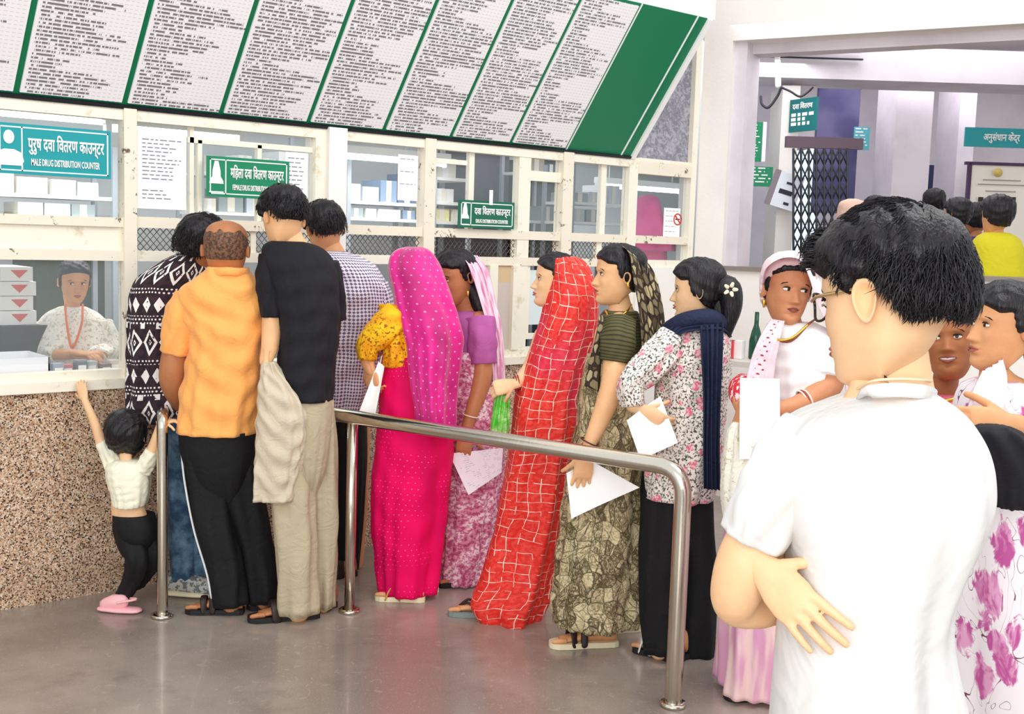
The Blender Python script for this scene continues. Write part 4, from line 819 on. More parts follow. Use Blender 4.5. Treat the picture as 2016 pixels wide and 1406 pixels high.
mb = p.strip([(1225, 484, .05, 1252, 492, -.08), (1238, 500, .11, 1285, 530, -.06), (1246, 545, .12, 1300, 575, -.04), (1256, 600, .12, 1309, 630, -.02), (1262, 660, .13, 1308, 675, 0), (1264, 740, .13, 1296, 740, 0)], fold=.008, n=30); p.cloth('head_veil', mb, mat('leaf_print_veil', c_leafveil, .75), 0)
mb = p.strip([(1180, 622, .10, 1205, 618, .08), (1172, 665, .13, 1188, 668, .12), (1160, 710, .13, 1184, 712, .12), (1150, 760, .13, 1180, 770, .13)], fold=.004, n=14); p.cloth('sari_fold', mb, mat('leaf_print_veil', c_leafveil), 0)
bangle(p.P(1160, 870, .19), V(-.45, -1, 0), .036, mat('dark_bangle', '5A2A22', .3), p.e); MB().rings(tube_pts([p.P(1236, 558, .12), p.P(1237, 566, .12)], [.006, .005], 8)).build('earring', goldm, p.e)
K = bez([p.P(1192, 612, .06), p.P(1205, 630, .1), p.P(1232, 615, .1), p.P(1244, 600, .04)], 20); MB().rings(tube_pts(K, np.full(20, .004), 6)).build('necklace', goldm, p.e)
sandal(p.e, flo(1212, 1270), flo(1084, 1274), sk_mid, M_solel, M_strap, .044, 'two'); sandal(p.e, flo(1257, 1240), flo(1190, 1244), sk_mid, M_solel, M_strap, .042, 'thong')
sheet('paper', [p.P(1115, 932, .21), p.P(1165, 908, .17), p.P(1258, 960, .20), p.P(1126, 1022, .23)], paper, 'blank white sheet under the fingers of the woman in olive blouse', 'paper')
# ================================================================ 11. woman in floral kurta
p = Person(4.30, 1345, 'woman in pink floral kurta with navy scarf, hair gathered with a flower clip', sk_light)
p.limb([(1378, 595, .0, 20), (1385, 635, 0, 26), (1375, 680, 0, 52), (1365, 770, 0, 52), (1345, 880, 0, 52), (1340, 960, 0, 44)], .65); p.limb([(1246, 795, .15, 14), (1258, 805, .15, 14), (1272, 818, .15, 12)]); p.hand(1262, 806, .16, (.8, -.5, .1), (0, .2, -1), L=.16, curl=(25, 35, 25))
pass
p.head(1372, 572, 116, 102, -4, 0, fem=1); p.finish(.009); p.hd.face(p.e, brows=True); p.hd.hair(p.e, thick=.07, front=.26, side=-.10, nape=-.34)
mb = MB(); p.limb([(1405, 570, .02, 24), (1432, 568, .04, 26), (1440, 600, .05, 22), (1432, 640, .05, 16), (1428, 668, .05, 8)], mb=mb); p.limb([(1412, 590, .0, 22), (1424, 630, .02, 22), (1410, 672, .03, 12)], mb=mb); mb.build('ponytail', hairm, p.e)
mb = MB()
for a in range(5): c = p.P(1438, 570, .11)+V(math.cos(a*1.257)*.014, math.sin(a*1.257)*.014, 0); mb.rings(tube_pts([c, c+V(math.cos(a*1.257)*.009, math.sin(a*1.257)*.009, .002)], [.008, .006], 10, .5))
mb.build('flower_clip', mat('clip_cream', 'F2E8C8', .4), p.e)
mb = p.drape([(632, 1335, 1420, .08, 0), (650, 1312, 1432, .11, 0), (680, 1296, 1438, .13, 0), (740, 1290, 1438, .135, 0), (800, 1288, 1430, .13, 0), (860, 1278, 1424, .14, 0), (920, 1270, 1415, .15, 0), (976, 1265, 1405, .155, 0)], fold=.010, k=(5, 8, 12), fine=.004, uw=1.1); p.sleeve([(1325, 670, .07, 33), (1285, 715, .12, 34), (1244, 758, .14, 28), (1246, 800, .15, 24)], mb, .005, uw=.45); p.cloth('kurta', mb, mat('floral_print', c_floral, .8))
mb = p.drape([(940, 1275, 1395, .12, 0), (975, 1290, 1385, .11, 0), (1000, 1320, 1360, .04, 0)], fold=.003, m=16); p.sleeve([(1308, 930, .02, 40), (1306, 985, .02, 44), (1300, 1100, .03, 42), (1296, 1200, .03, 36), (1298, 1282, .03, 34)], mb, .007, ph=2); p.sleeve([(1362, 930, -.03, 38), (1362, 985, -.03, 42), (1370, 1100, -.04, 42), (1372, 1200, -.04, 40), (1372, 1292, -.04, 38)], mb, .007); p.cloth('trousers', mb, M_blackp)
mb = p.strip([(1378, 640, .15, 1425, 636, .10), (1380, 690, .17, 1424, 690, .14), (1384, 780, .17, 1420, 780, .15), (1384, 880, .18, 1418, 880, .16), (1385, 962, .18, 1420, 965, .16)], fold=.010, n=26); p.strip([(1300, 655, .05, 1340, 660, .13), (1330, 628, .05, 1350, 655, .14), (1375, 620, .08, 1385, 650, .15), (1418, 620, .04, 1422, 650, .12), (1440, 640, -.02, 1440, 665, .04)], mb, fold=.006, n=24); p.limb([(1318, 645, .02, 14), (1350, 632, .09, 18), (1395, 628, .10, 20), (1425, 640, .04, 16)], mb=mb); p.cloth('scarf', mb, M_navy)
sandal(p.e, flo(1325, 1300), flo(1250, 1280), sk_mid, M_sole, mat('white_strap', 'F0F0EE', .5), .040, 'cross'); sandal(p.e, flo(1352, 1292), flo(1312, 1304), sk_mid, M_sole, M_strap, .040, 'slide')
sheet('paper', [p.P(1234, 828, .20), p.P(1300, 780, .16), p.P(1334, 872, .18), p.P(1262, 906, .22)], paper, 'plain white sheet tucked under the arm of the woman in floral kurta', 'paper')
# ================================================================ 12. woman in pale pink head scarf
sk_face = skinmat('skin_rose_tan', 'D09068', 'BE7C56')
p = Person(3.98, 1520, 'woman in pale pink head scarf and white blouse glancing sideways, paper in hand', sk_face)
p.limb([(1552, 615, .0, 24), (1558, 655, .02, 28), (1575, 700, 0, 62), (1560, 800, 0, 64), (1520, 920, 0, 70), (1500, 1030, 0, 66)], .65); p.limb([(1640, 715, .07, 24), (1630, 755, .10, 31), (1600, 780, .15, 22), (1560, 800, .19, 18), (1500, 815, .21, 15), (1470, 815, .22, 13)])
p.limb([(1478, 745, .06, 13), (1462, 770, .10, 15), (1455, 792, .14, 14), (1462, 812, .17, 12)]); p.hand(1462, 806, .19, (-.2, -1, .1), (.9, -.1, -.4), L=.165, curl=(35, 45, 30), tcurl=40)
p.limb([(1480, 1030, 0, 48), (1470, 1180, 0, 34), (1465, 1345, 0, 20)]); p.limb([(1530, 1030, -.04, 48), (1520, 1180, -.04, 34), (1520, 1340, -.04, 20)])
p.head(1550, 572, 134, -6, 0, -5, fem=1, wide=.98); p.finish(.009, .004); p.hd.face(p.e, gaze=(1.1, 0), lip=lipd); p.hd.hair(p.e, thick=.035, front=.30, side=-.06, nape=-.34); p.hd.hair(p.e, mat('pale_pink_cloth', 'F5D9DE', .8, **crump(12, .4)), thick=.085, front=.375, side=.10, nape=-.30, lump=.004, name='head_scarf')
MB().rings(tube_pts([p.P(1504, 592, .02), p.P(1504, 604, .02)], [.007, .004], 8)).build('earring', goldm, p.e)
mb = p.drape([(634, 1520, 1605, .06, 0), (645, 1508, 1628, .10, 0), (670, 1500, 1648, .13, 0), (720, 1500, 1655, .145, 0), (790, 1500, 1648, .15, 0), (840, 1495, 1640, .15, 0)], fold=.007, fine=.004); p.sleeve([(1625, 675, .04, 40), (1636, 715, .08, 42), (1632, 745, .10, 40)], mb, .004); p.cloth('blouse', mb, M_white)
for o in (0, .012): K = bez([p.P(1522, 640, .06+o), p.P(1530, 668, .14+o), p.P(1556, 672-400*o, .16), p.P(1590, 640, .12), p.P(1606, 628, .05)], 24); MB().rings(tube_pts(K, np.full(24, .0045), 6)).build('necklace', goldm if o else mat('bead_brown', '7A3A20', .4), p.e)
mb = MB(); p.strip([(1500, 560, .06, 1502, 560, -.08), (1508, 528, .12, 1512, 524, -.10), (1540, 508, .16, 1548, 506, -.12), (1575, 512, .155, 1590, 516, -.10), (1592, 545, .14, 1618, 560, -.06), (1606, 590, .11, 1640, 605, -.02), (1628, 640, .12, 1668, 650, -.03), (1655, 700, .08, 1690, 710, -.06), (1668, 790, .06, 1705, 800, -.06)], mb, fold=.004, n=26, m=60, k=7, ph=1); p.cloth('head_scarf', mb, mat('pale_pink_cloth', 'F5D9DE', .8, **crump(12, .4)))
mb = MB(); p.strip([(1518, 628, .08, 1545, 632, .10), (1498, 660, .13, 1536, 665, .155), (1478, 710, .15, 1526, 720, .17), (1466, 770, .17, 1520, 780, .175), (1460, 860, .17, 1520, 870, .18)], mb, fold=.005, n=20, k=6); p.cloth('scarf_end', mb, mat('pink_cloth_red_edge', lambda n: (lambda u, v: n.mix(dots(n, u, v, .016, .2)*((u-.018).ab().lt(.008)), 'F5D5DC', 'B03A3A'))(*n.uv()), .8, **crump(12, .4)))
mb = p.drape([(800, 1455, 1640, .15, 0), (880, 1450, 1630, .16, 0), (960, 1440, 1600, .17, 0), (1060, 1430, 1580, .17, 0), (1180, 1422, 1560, .17, 0), (1280, 1418, 1552, .17, 0), (1350, 1411, 1545, .17, 0)], fold=.018, k=(5, 9, 13), n=96, m=70); p.cloth('sari', mb, mat('rose_cloth', lambda n: (lambda u, v: n.mix(n.step(n.noise(n.xyz(u*4, v*.7), 5, 2), .4, .6), 'F6D3D0', 'E3A4C4'))(*n.uv()), .75))
mb = p.drape([(738, 1455, 1480, .04, .06), (755, 1440, 1490, .07, .08), (785, 1438, 1486, .07, .1), (800, 1445, 1480, .05, .11)], fold=.01, n=48, m=24); p.cloth('red_sleeve', mb, mat('red_print', lambda n: n.mix(n.noise(n.obj(), 50, 2).gt(.55), 'D8283A', 'F6D8D8'), .7))
for q, c_ in ((0, 'F6EADA'), (.009, 'A8342A'), (.017, 'F6EADA')): bangle(p.P(1588-q*500, 786+q*120, .165), V(-1, -.45, .3), .034, mat('bangle_'+c_, c_, .3), p.e, .003)
sandal(p.e, flo(1530, 1372), flo(1428, 1376), sk_tan, M_sole, M_strap, .044, 'thong'); sandal(p.e, flo(1570, 1350), flo(1490, 1362), sk_tan, M_sole, M_strap, .044, 'thong')
sheet('paper', [p.P(1457, 744, .27), p.P(1535, 746, .24), p.P(1535, 905, .25), p.P(1457, 905, .28)], paper, 'upright white sheet held by the woman in pale pink head scarf', 'paper')
q = Person(3.80, 1445, 'x', sk_mid); bpy.data.objects.remove(q.e)
bg = q.drape([(832, 1444, 1470, .02, .03), (850, 1432, 1480, .04, .03), (900, 1424, 1486, .055, .03), (960, 1418, 1484, .06, .03), (1010, 1422, 1478, .05, .03), (1030, 1428, 1470, .03, .03)], fold=.010, top=.6, n=60, m=34)
bgo = tag(bg.build('cloth_bag', mat('cream_print_cloth', lambda n: n.mix(n.noise(n.obj(), 26, 4, .7, 2.).gt(.60), 'F3EEDF', 'C9BC96'), .85, **crump(14, .5))), 'cream printed cloth bag hanging from the hand of the woman in pale pink', 'bag')
K = bez([q.P(1466, 838, .03), q.P(1470, 815, .06), q.P(1478, 850, .05), q.P(1482, 900, .05), q.P(1478, 960, .06)], 24); MB().rings(tube_pts(K, np.full(24, .0035), 6)).build('cord', mat('brown_cord', '7A5A38', .7), bgo)
# ================================================================ 13. young man in white T-shirt, nearest the viewer
p = Person(1.72, 1740, 'young man in white T-shirt with glasses nearest the viewer, arms folded, seen from behind', sk_light)
p.limb([(1738, 640, -.02, 78), (1748, 700, -.01, 80), (1755, 760, 0, 84), (1752, 800, 0, 100), (1740, 900, 0, 165), (1735, 1050, 0, 165), (1710, 1250, 0, 155), (1700, 1480, 0, 160), (1700, 1600, 0, 160)], .6, n=24)
p.limb([(1560, 930, 0, 46), (1505, 1020, .0, 50), (1470, 1100, .01, 59), (1448, 1170, .0, 52), (1450, 1195, -.02, 42), (1500, 1205, -.06, 34), (1560, 1190, -.12, 27), (1620, 1180, -.2, 24)], n=20)
p.limb([(1900, 950, -.04, 60), (1870, 1090, -.10, 52), (1800, 1150, -.2, 44), (1650, 1120, -.24, 34), (1540, 1085, -.08, 30), (1506, 1108, .01, 27)], n=18)
p.hand(1500, 1114, .045, (.62, -.64, .66), (.35, -.1, -1), L=.158, curl=(6, 10, 8), spread=.10, thumb=1, tcurl=15, tout=55)
p.limb([(1620, 1560, 0, 95), (1620, 1900, 0, 75), (1620, 2480, 0, 42)]); p.limb([(1790, 1560, 0, 95), (1790, 1900, 0, 75), (1790, 2480, 0, 42)])
p.head(1748, 592, 328, 136, -12, 4, wide=1.04, nose=.6, es=1.25); p.finish(.008, .0035)
p.hd.face(p.e); hk = dict(thick=.08, front=.20, side=.10, nape=-.20, clear=True); p.hd.hair(p.e, lump=.012, **hk); tufts(p.hd, p.e, 5200, .14, .0065, .03, fringe=.15, seed=5, **hk)
H = p.hd; gm = mat('gold_wire', 'C8A878', .25, metal=.8)
gl = empty('glasses', H.w((0, .45, .02)), 'thin gold-rimmed glasses worn by the young man in white T-shirt', 'glasses')
for sd in (-1, 1):
    c = np.array([sd*.135, .40, .01]); a = np.linspace(0, 2*math.pi, 28); K = H.w(np.array([c+np.array([math.cos(q)*.105, -abs(math.cos(q))*.01-.10*max(0, sd*math.cos(q))**2*.4, math.sin(q)*.085]) for q in a])); MB().rings(tube_pts(K, np.full(28, .0022), 6, ends=False)).build('rim', gm if sd < 0 else mat('dark_rim', '2A2226', .3), gl)
    K = H.w(np.array([(sd*.235, .37, .04), (sd*.31, .28, .05), (sd*.335, .12, .05), (sd*.335, -.02, .06)])); MB().rings(tube_pts(bez(K, 12), np.full(12, .003), 6)).build('temple', gm, gl)
    L = MB(); L.rings(np.array([H.w(np.array([c+np.array([math.cos(q)*.10*k, o, math.sin(q)*.08*k]) for q in a[:-1]])) for k, o in ((.99, -.003), (.99, .003))])); L.build('lens', mat('lens', 'FFFFFF', .02, alpha=.18), gl)
MB().rings(tube_pts(bez(H.w(np.array([(-.035, .42, .03), (0, .435, .04), (.035, .42, .03)])), 6), np.full(6, .0022), 6)).build('bridge', gm, gl)
mb = p.drape([(772, 1694, 1836, .075, 0), (782, 1672, 1852, .09, 0), (800, 1625, 1878, .105, 0), (828, 1560, 1906, .12, 0), (870, 1520, 1934, .13, 0), (920, 1508, 1950, .135, 0), (980, 1515, 1952, .14, 0), (1040, 1532, 1934, .14, 0), (1100, 1546, 1906, .135, 0), (1175, 1541, 1879, .13, 0), (1240, 1530, 1871, .13, 0), (1310, 1523, 1873, .135, 0), (1384, 1518, 1880, .14, 0), (1520, 1512, 1890, .15, 0)], fold=.016, k=(4, 7, 11), n=120, m=110, fine=.0, sq=.88, lean=2.6, ph=.6, top=.1)
p.sleeve([(1600, 862, .0, 74), (1555, 930, .02, 80), (1512, 1000, .02, 72), (1484, 1063, .015, 66)], mb, .004, n=48, steps=36, flat=1., limb=0); sh = p.cloth('t_shirt', mb, mat('bright_white_cotton', 'E2E0DD', .9, bump=lambda n: n.noise(n.obj(), 4.5, 3, .5, 1.5), bstr=.55, bdist=.03))
K = bez([p.P(1692, 782, .0), p.P(1712, 772, .07), p.P(1765, 768, .093), p.P(1820, 772, .07), p.P(1838, 780, 0)], 24); MB().rings(tube_pts(K, np.full(24, .011), 10, .4)).build('neckband', sh.data.materials[0], sh)
K = bez([p.P(1688, 765, .02), p.P(1720, 750, .075), p.P(1770, 746, .09), p.P(1815, 748, .078), p.P(1834, 750, .02)], 24); MB().rings(tube_pts(K, np.full(24, .0022), 6)).build('neck_cord', mat('pale_cord', 'F3DFB8', .4), p.e)
mb = p.drape([(1500, 1530, 1880, .13, 0), (1620, 1528, 1880, .13, 0)], fold=.004, m=14); p.sleeve([(1615, 1600, 0, 95), (1618, 1900, 0, 84), (1620, 2440, 0, 62)], mb, .008, limb=0); p.sleeve([(1795, 1600, 0, 95), (1792, 1900, 0, 84), (1790, 2440, 0, 62)], mb, .008, limb=0); p.cloth('trousers', mb, mat('blue_denim', c_jeans))
for x in (1620, 1790): b = p.P(x, 2480, 0); b[2] = 0; sandal(p.e, b+V(.05, 0, .1), b+V(-.05, 0, -.16), sk_light, M_sole, M_strap, .048, 'slide')
# ================================================================ 14. smiling woman in pink
p = Person(3.15, 1850, 'smiling dark-skinned woman in coral pink blouse looking up past the young man', sk_dark)
p.limb([(1862, 735, -.03, 28), (1862, 790, 0, 32), (1870, 860, 0, 90), (1870, 1000, 0, 90), (1870, 1200, 0, 105), (1870, 1300, 0, 100)], .6); p.limb([(1840, 1300, 0, 70), (1840, 1500, 0, 50), (1840, 1610, 0, 28)]); p.limb([(1905, 1300, 0, 70), (1905, 1500, 0, 50), (1905, 1610, 0, 28)])
p.head(1868, 675, 152, 26, 12, 8, fem=1); p.finish(.012); p.hd.face(p.e, gaze=(-.2, .6), smile=True, lip=lipd); p.hd.hair(p.e, thick=.06, front=.27, side=-.10, nape=-.3)
mb = p.drape([(776, 1825, 1905, .07, 0), (792, 1800, 1935, .12, 0), (840, 1785, 1955, .15, 0), (1000, 1790, 1950, .15, 0), (1150, 1785, 1955, .15, 0)], fold=.012); p.cloth('blouse', mb, mat('coral_pink', 'F0708E', .7, **crump(14, .4)))
mb = p.drape([(1130, 1785, 1955, .15, 0), (1350, 1780, 1960, .16, 0), (1625, 1780, 1965, .17, 0)], fold=.02); p.cloth('skirt', mb, mat('rose_cloth', 'E8A0C0'))
K = bez([p.P(1830, 762, .02), p.P(1848, 790, .14), p.P(1880, 786, .15), p.P(1905, 765, .02)], 20); MB().rings(tube_pts(K, np.full(20, .006), 6)).build('necklace', goldm, p.e)
# ================================================================ 15. woman with dark tied hair at the edge, white scarf and lilac floral dress
p = Person(2.75, 1950, 'woman in profile with black tied hair, white scarf and large lilac floral dress', sk_mid)
p.limb([(1950, 690, .0, 26), (1958, 740, .0, 34), (1975, 800, 0, 85), (1980, 920, 0, 88), (1975, 1100, 0, 110), (1970, 1250, 0, 108)], .6); p.limb([(2030, 820, .06, 34), (2050, 900, .12, 30), (2020, 850, .2, 24), (1985, 835, .22, 18)]); p.hand(1990, 836, .22, (-1, .05, .1), (0, -.4, -1), L=.17, curl=(30, 35, 25), spread=.08, thumb=-1)
p.limb([(1935, 1250, 0, 75), (1935, 1500, 0, 50), (1935, 1740, 0, 30)]); p.limb([(2010, 1250, 0, 75), (2010, 1500, 0, 50), (2010, 1740, 0, 30)])
p.head(1978, 645, 172, 80, 2, 0, fem=1); p.finish(.01, .004); p.hd.face(p.e); p.hd.hair(p.e, thick=.05, front=.24, side=-.05, nape=-.3)
mb = MB(); p.limb([(2010, 640, 0, 30), (2035, 660, 0, 28), (2045, 740, 0, 22)], mb=mb); mb.build('ponytail', hairm, p.e)
mb = p.drape([(748, 1925, 1998, .07, 0), (765, 1900, 2040, .12, 0), (820, 1885, 2075, .15, 0), (940, 1890, 2070, .155, 0), (1060, 1884, 2075, .17, 0), (1180, 1872, 2085, .19, 0), (1300, 1868, 2095, .20, 0), (1420, 1865, 2100, .21, 0), (1560, 1862, 2105, .21, 0), (1700, 1862, 2108, .21, 0)], fold=.018, k=(5, 8, 12), n=96, m=80, uw=1.6); p.sleeve([(2040, 800, .06, 44), (2062, 880, .12, 40), (2030, 880, .17, 34)], mb, .004); p.cloth('floral_dress', mb, mat('large_floral', c_bigfloral, .75))
mb = MB(); p.strip([(1935, 730, .08, 1975, 705, .05), (1912, 780, .15, 1985, 760, .12), (1898, 840, .17, 1965, 850, .17), (1900, 900, .17, 1940, 905, .18)], mb, fold=.006, n=22, k=7); p.cloth('scarf', mb, mat('pale_lilac_cloth', 'F2E6EE', .8, **crump(12, .4)))
q = Person(2.5, 1985, 'x', sk_mid); bpy.data.objects.remove(q.e)
bg = q.drape([(838, 1930, 1985, .03, .02), (850, 1912, 2010, .05, .02), (890, 1922, 2040, .06, .02), (940, 1940, 2060, .06, .02), (985, 1950, 2050, .05, .02), (1000, 1965, 2030, .03, .02)], fold=.008, top=.5, n=60, m=34)
tag(bg.build('handbag', M_black), 'black cloth handbag in front of the lilac floral dress, at the right edge', 'bag')
# ================================================================ beyond the opening and behind the glass
def bust(d, x, label, skin, hx, hy, hp, yaw, coat, rows, scarf=None, grp=None, z0=.3, th=.06, fem=1, hair=True, **k):
    p = Person(d, x, label, skin, z=z0, group=grp); f = p.P(x, 500); pxm = FPX/d; yb = 471.4+.0312*(x-1008)+(1.6-z0)*pxm
    cx = (rows[-1][1]+rows[-1][2])/2; w = (rows[-1][2]-rows[-1][1])/2
    p.limb([(hx, hy+hp*.3, 0, hp*.2), (hx, hy+hp*.62, 0, hp*.22), (cx, rows[1][0]+w*.5, 0, w*.7), (cx, rows[-1][0], 0, w*.75), (cx, (rows[-1][0]+yb)/2, 0, w*.6)], .62)
    for sg in (-1, 1): p.limb([(cx+sg*w*.4, (rows[-1][0]+yb)/2-10, 0, w*.36), (cx+sg*w*.4, yb-10, 0, w*.2)])
    p.head(hx, hy, hp, yaw, 0, **k); p.finish(.014)
    if hair: p.hd.hair(p.e, thick=th, front=.26, side=-.08, nape=-.3)
    mb = p.drape(list(rows)+[(yb-1, rows[-1][1]+w*.15, rows[-1][2]-w*.15, .15, 0)], fold=.012, n=48, m=36); p.cloth('dress', mb, coat)
    if scarf: p.cloth('head_scarf', p.drape([(hy-hp*.56, hx-hp*.12, hx+hp*.14, .04, 0), (hy-hp*.45, hx-hp*.33, hx+hp*.36, .10, 0), (hy-hp*.1, hx-hp*.38, hx+hp*.44, .14, -.0), (hy+hp*.35, hx-hp*.42, hx+hp*.55, .13, 0), (hy+hp*.8, hx-hp*.75, hx+hp*.9, .15, 0), (hy+hp*1.4, hx-hp*.8, hx+hp*.95, .16, 0)], fold=.01, n=56, m=40), scarf)
    return p
M_mag = mat('magenta_cloth', 'E03C92', .7, **crump(12, .4)); M_dk = mat('dark_cloth', '23232B', .8); M_yel = mat('yellow_cloth', 'D8CC1E', .75, **crump(10, .5)); M_bei = mat('beige_scarf', 'DDB9A4', .8, **crump(18, .5))
bust(7.6, 1285, 'woman in magenta sari and veil behind the last pane by the wide pillar', sk_tan, 1276, 415, 56, 200, M_mag, [(442, 1264, 1292, .06, 0), (454, 1252, 1310, .09, 0), (490, 1250, 1312, .10, 0), (560, 1249, 1314, .11, 0)], z0=.0, scarf=M_mag, hair=False)
bust(7.6, 1680, 'woman in beige head scarf beyond the wide opening', sk_tan, 1678, 432, 72, 195, M_bei, [(470, 1660, 1700, .06, 0), (490, 1640, 1715, .12, 0), (560, 1636, 1722, .14, 0)], scarf=M_bei, hair=False)
bust(8.3, 1722, 'dark-haired person beyond the opening beside the beige scarf', sk_tan, 1722, 418, 60, 170, M_dk, [(448, 1705, 1740, .06, 0), (465, 1690, 1752, .12, 0), (560, 1688, 1756, .14, 0)])
bust(9.0, 1840, 'grey-haired person in front of the far doorway', sk_tan, 1838, 402, 56, 180, M_dk, [(432, 1822, 1856, .06, 0), (445, 1810, 1868, .12, 0), (560, 1806, 1870, .14, 0)])
bust(7.9, 1880, 'dark-haired person standing just past the far doorway', sk_tan, 1884, 424, 64, 150, M_navy, [(460, 1865, 1905, .06, 0), (478, 1850, 1918, .12, 0), (560, 1846, 1920, .14, 0)])
bust(8.6, 1925, 'person in purple clothes facing the framed notice', sk_tan, 1922, 432, 60, 175, mat('purple_cloth', '4A3A86', .8), [(466, 1905, 1942, .06, 0), (480, 1892, 1955, .12, 0), (560, 1888, 1958, .14, 0)])
bust(7.0, 1960, 'person in mustard yellow kurta facing the framed notice', sk_mid, 1962, 425, 74, 160, M_yel, [(458, 1940, 1985, .07, 0), (472, 1920, 2006, .12, 0), (520, 1912, 2016, .14, 0), (580, 1910, 2020, .15, 0)], th=.08)
flush()
# ================================================================ RAILS
def rail(pts, r, label, posts, mat_=steel):
    e = empty('queue_rail', (posts[0][0], posts[0][1], 0), label, 'railing')
    K = bez(pts, 40) if False else np.array(pts); MB().rings(tube_pts(K, np.full(len(K), r), 20)).build('top_rail', mat_, e)
    for q, top in posts:
        MB().rings(tube_pts([np.array([q[0], q[1], .0]), np.array([q[0], q[1], top])], [r*.9, r*.9], 20, ends=False, up=XA)).build('post', mat_, e)
        MB().rings(tube_pts([np.array([q[0], q[1], .0]), np.array([q[0], q[1], .012]), np.array([q[0], q[1], .013])], [.045, .045, .03], 20, ends=False, up=XA)).build('base_flange', mat_, e)
    return e
PA, PB, PC = flo(320, 1215)[:2], flo(688, 1205)[:2], flo(1325, 1390)[:2]; RZ = .84; RR = .030
def fillet(a, b, c, r, n=8):
    a, b, c = map(np.asarray, (a, b, c)); u = (a-b)/np.linalg.norm(a-b); v = (c-b)/np.linalg.norm(c-b); return [((1-t)**2)*(b+u*r)+2*t*(1-t)*b+t*t*(b+v*r) for t in np.linspace(0, 1, n)]
d_ = (PB-PC)/np.linalg.norm(PB-PC); far = PB+d_*.72
p3 = lambda q, z: np.array([q[0], q[1], z])
e = empty('queue_rail', p3(PC, 0), 'long steel tube rail bending down to its post before the queue of women', 'railing')
K = [p3(PC, 0), p3(PC, .6)]+fillet(p3(PC, 0), p3(PC, RZ), p3(PB, RZ), .10)+[p3(PB, RZ), p3(far, RZ)]
MB().rings(tube_pts(K, np.full(len(K), RR), 24, up=XA)).build('top_rail', steel, e)
for q in (PB, far): MB().rings(tube_pts([p3(q, 0), p3(q, RZ)], [RR*.75]*2, 20, ends=False, up=XA)).build('post', steel, e)
for q in (PB, PC, far): MB().rings(tube_pts([p3(q, 0), p3(q, .014), p3(q, .015)], [.045, .045, .028], 20, ends=False, up=XA)).build('base_flange', steel, e)
e = empty('queue_rail', p3(PA, 0), 'short steel tube rail beside the toddler, running back to the counter', 'railing')
wq = np.array([PA[0]+.19, YW-.02]); K = [p3(PA, 0), p3(PA, .6)]+fillet(p3(PA, 0), p3(PA, RZ), p3(wq, RZ), .05)+[p3(wq, RZ)]
MB().rings(tube_pts(K, np.full(len(K), RR*.75), 24, up=XA)).build('top_rail', steel, e)
MB().rings(tube_pts([p3(PA, 0), p3(PA, .014), p3(PA, .015)], [.045, .045, .028], 20, ends=False, up=XA)).build('base_flange', steel, e)
# ================================================================ SIGNS over the counters
def fig_icon(c, h, right, up, m, par, kind):
    """white pictogram: head and cloaked or broad body"""
    nn = np.cross(right, up); mb = MB()
    def poly(pts): mb.prism([c+right*a*h+up*b*h for a, b in pts], nn*.0015)
    circ = lambda cx, cy, rx, ry, n=18: [(cx+rx*math.cos(q), cy+ry*math.sin(q)) for q in np.linspace(0, 2*math.pi, n, endpoint=False)]
    if kind == 'f': poly([(-.06, .48), (.06, .48), (.13, .2), (.14, 0), (.22, -.12), (.24, -.22), (-.24, -.22), (-.22, -.12), (-.14, 0), (-.13, .2)]); poly([(-.24, -.46), (.24, -.46), (.24, -.5), (-.24, -.5)])
    else: poly(circ(0, .28, .13, .17)); poly([(-.12, -.02), (.12, -.02), (.30, -.1), (.36, -.3), (.30, -.42), (-.30, -.42), (-.36, -.3), (-.30, -.1)])
    return mb.build('pictogram', m, par)
def sign(name, x0, x1, y, z0, z1, m, hindi, eng, label, kind, split=.0, tilt=0., hh=.35, eh=.19, xt=None):
    w = x1-x0; h = z1-z0; e = empty(name, (x0, y, z0), label, 'sign')
    rt = XA; up = ZZ; MB().span(x0, x1, y-.012, y, z0, z1).build('panel', m, e); F = lambda u, v, o=.0135: np.array([x0+u, y-o, z0+v]); b = .012
    mb = MB()
    for (a, c, d, f) in ((b, b, w-b, b+.005), (b, h-b-.005, w-b, h-b), (b, b, b+.005, h-b), (w-b-.005, b, w-b, h-b), (split*w, b, split*w+.005, h-b)): mb.span(x0+a, x0+d, y-.0135, y-.012, z0+c, z0+f)
    mb.build('border_line', whitep, e); fig_icon(F(split*w*.5, h*.5), h*.8, XA, ZZ, whitep, e, kind)
    xt = xt or split*w+.025; tw = w-xt-.03
    text(hindi, h*hh, F(xt, h*.50), XA, ZZ, whitep, 'lettering', e, tw, bold=.02); text(eng, h*eh, F(xt+tw*.04, h*.19), XA, ZZ, whitep, 'lettering', e, tw*.9, bold=.02); return e
def X_(px, py=330): return onY(px, py, YW)[0]
sign('counter_sign', X_(-12), X_(213), YW-.02, 1.80, 2.0, teals, 'पुरुष दवा िवतरण काउन्टर', 'MALE DRUG DISTRIBUTION COUNTER', 'teal sign for the male medicine counter above the clerk', 'm', .21)
sign('counter_sign', X_(402), X_(563), YW-.02, 1.75, 1.93, green if 0 else greens, 'मिहला दवा िवतरण काउन्टर', 'FEMALE DRUG DISTRIBUTION COUNTER', 'green sign for the female medicine counter above the tall man in black', 'f', .21)
sign('counter_sign', X_(899), X_(1008), YW-.02, 1.655, 1.80, mat('sign_dark_green', '00674A', .35), 'दवा िवतरण काउन्टर', 'DRUG DISTRIBUTION COUNTER', 'dark green medicine counter sign standing on the upper rail', 'f', .20)
MB().span(X_(957), X_(963), YW-.04, YW-.034, 1.78, 1.86).build('sign_strap', whitep, None, label='white strap holding the dark green counter sign', cat='strap')
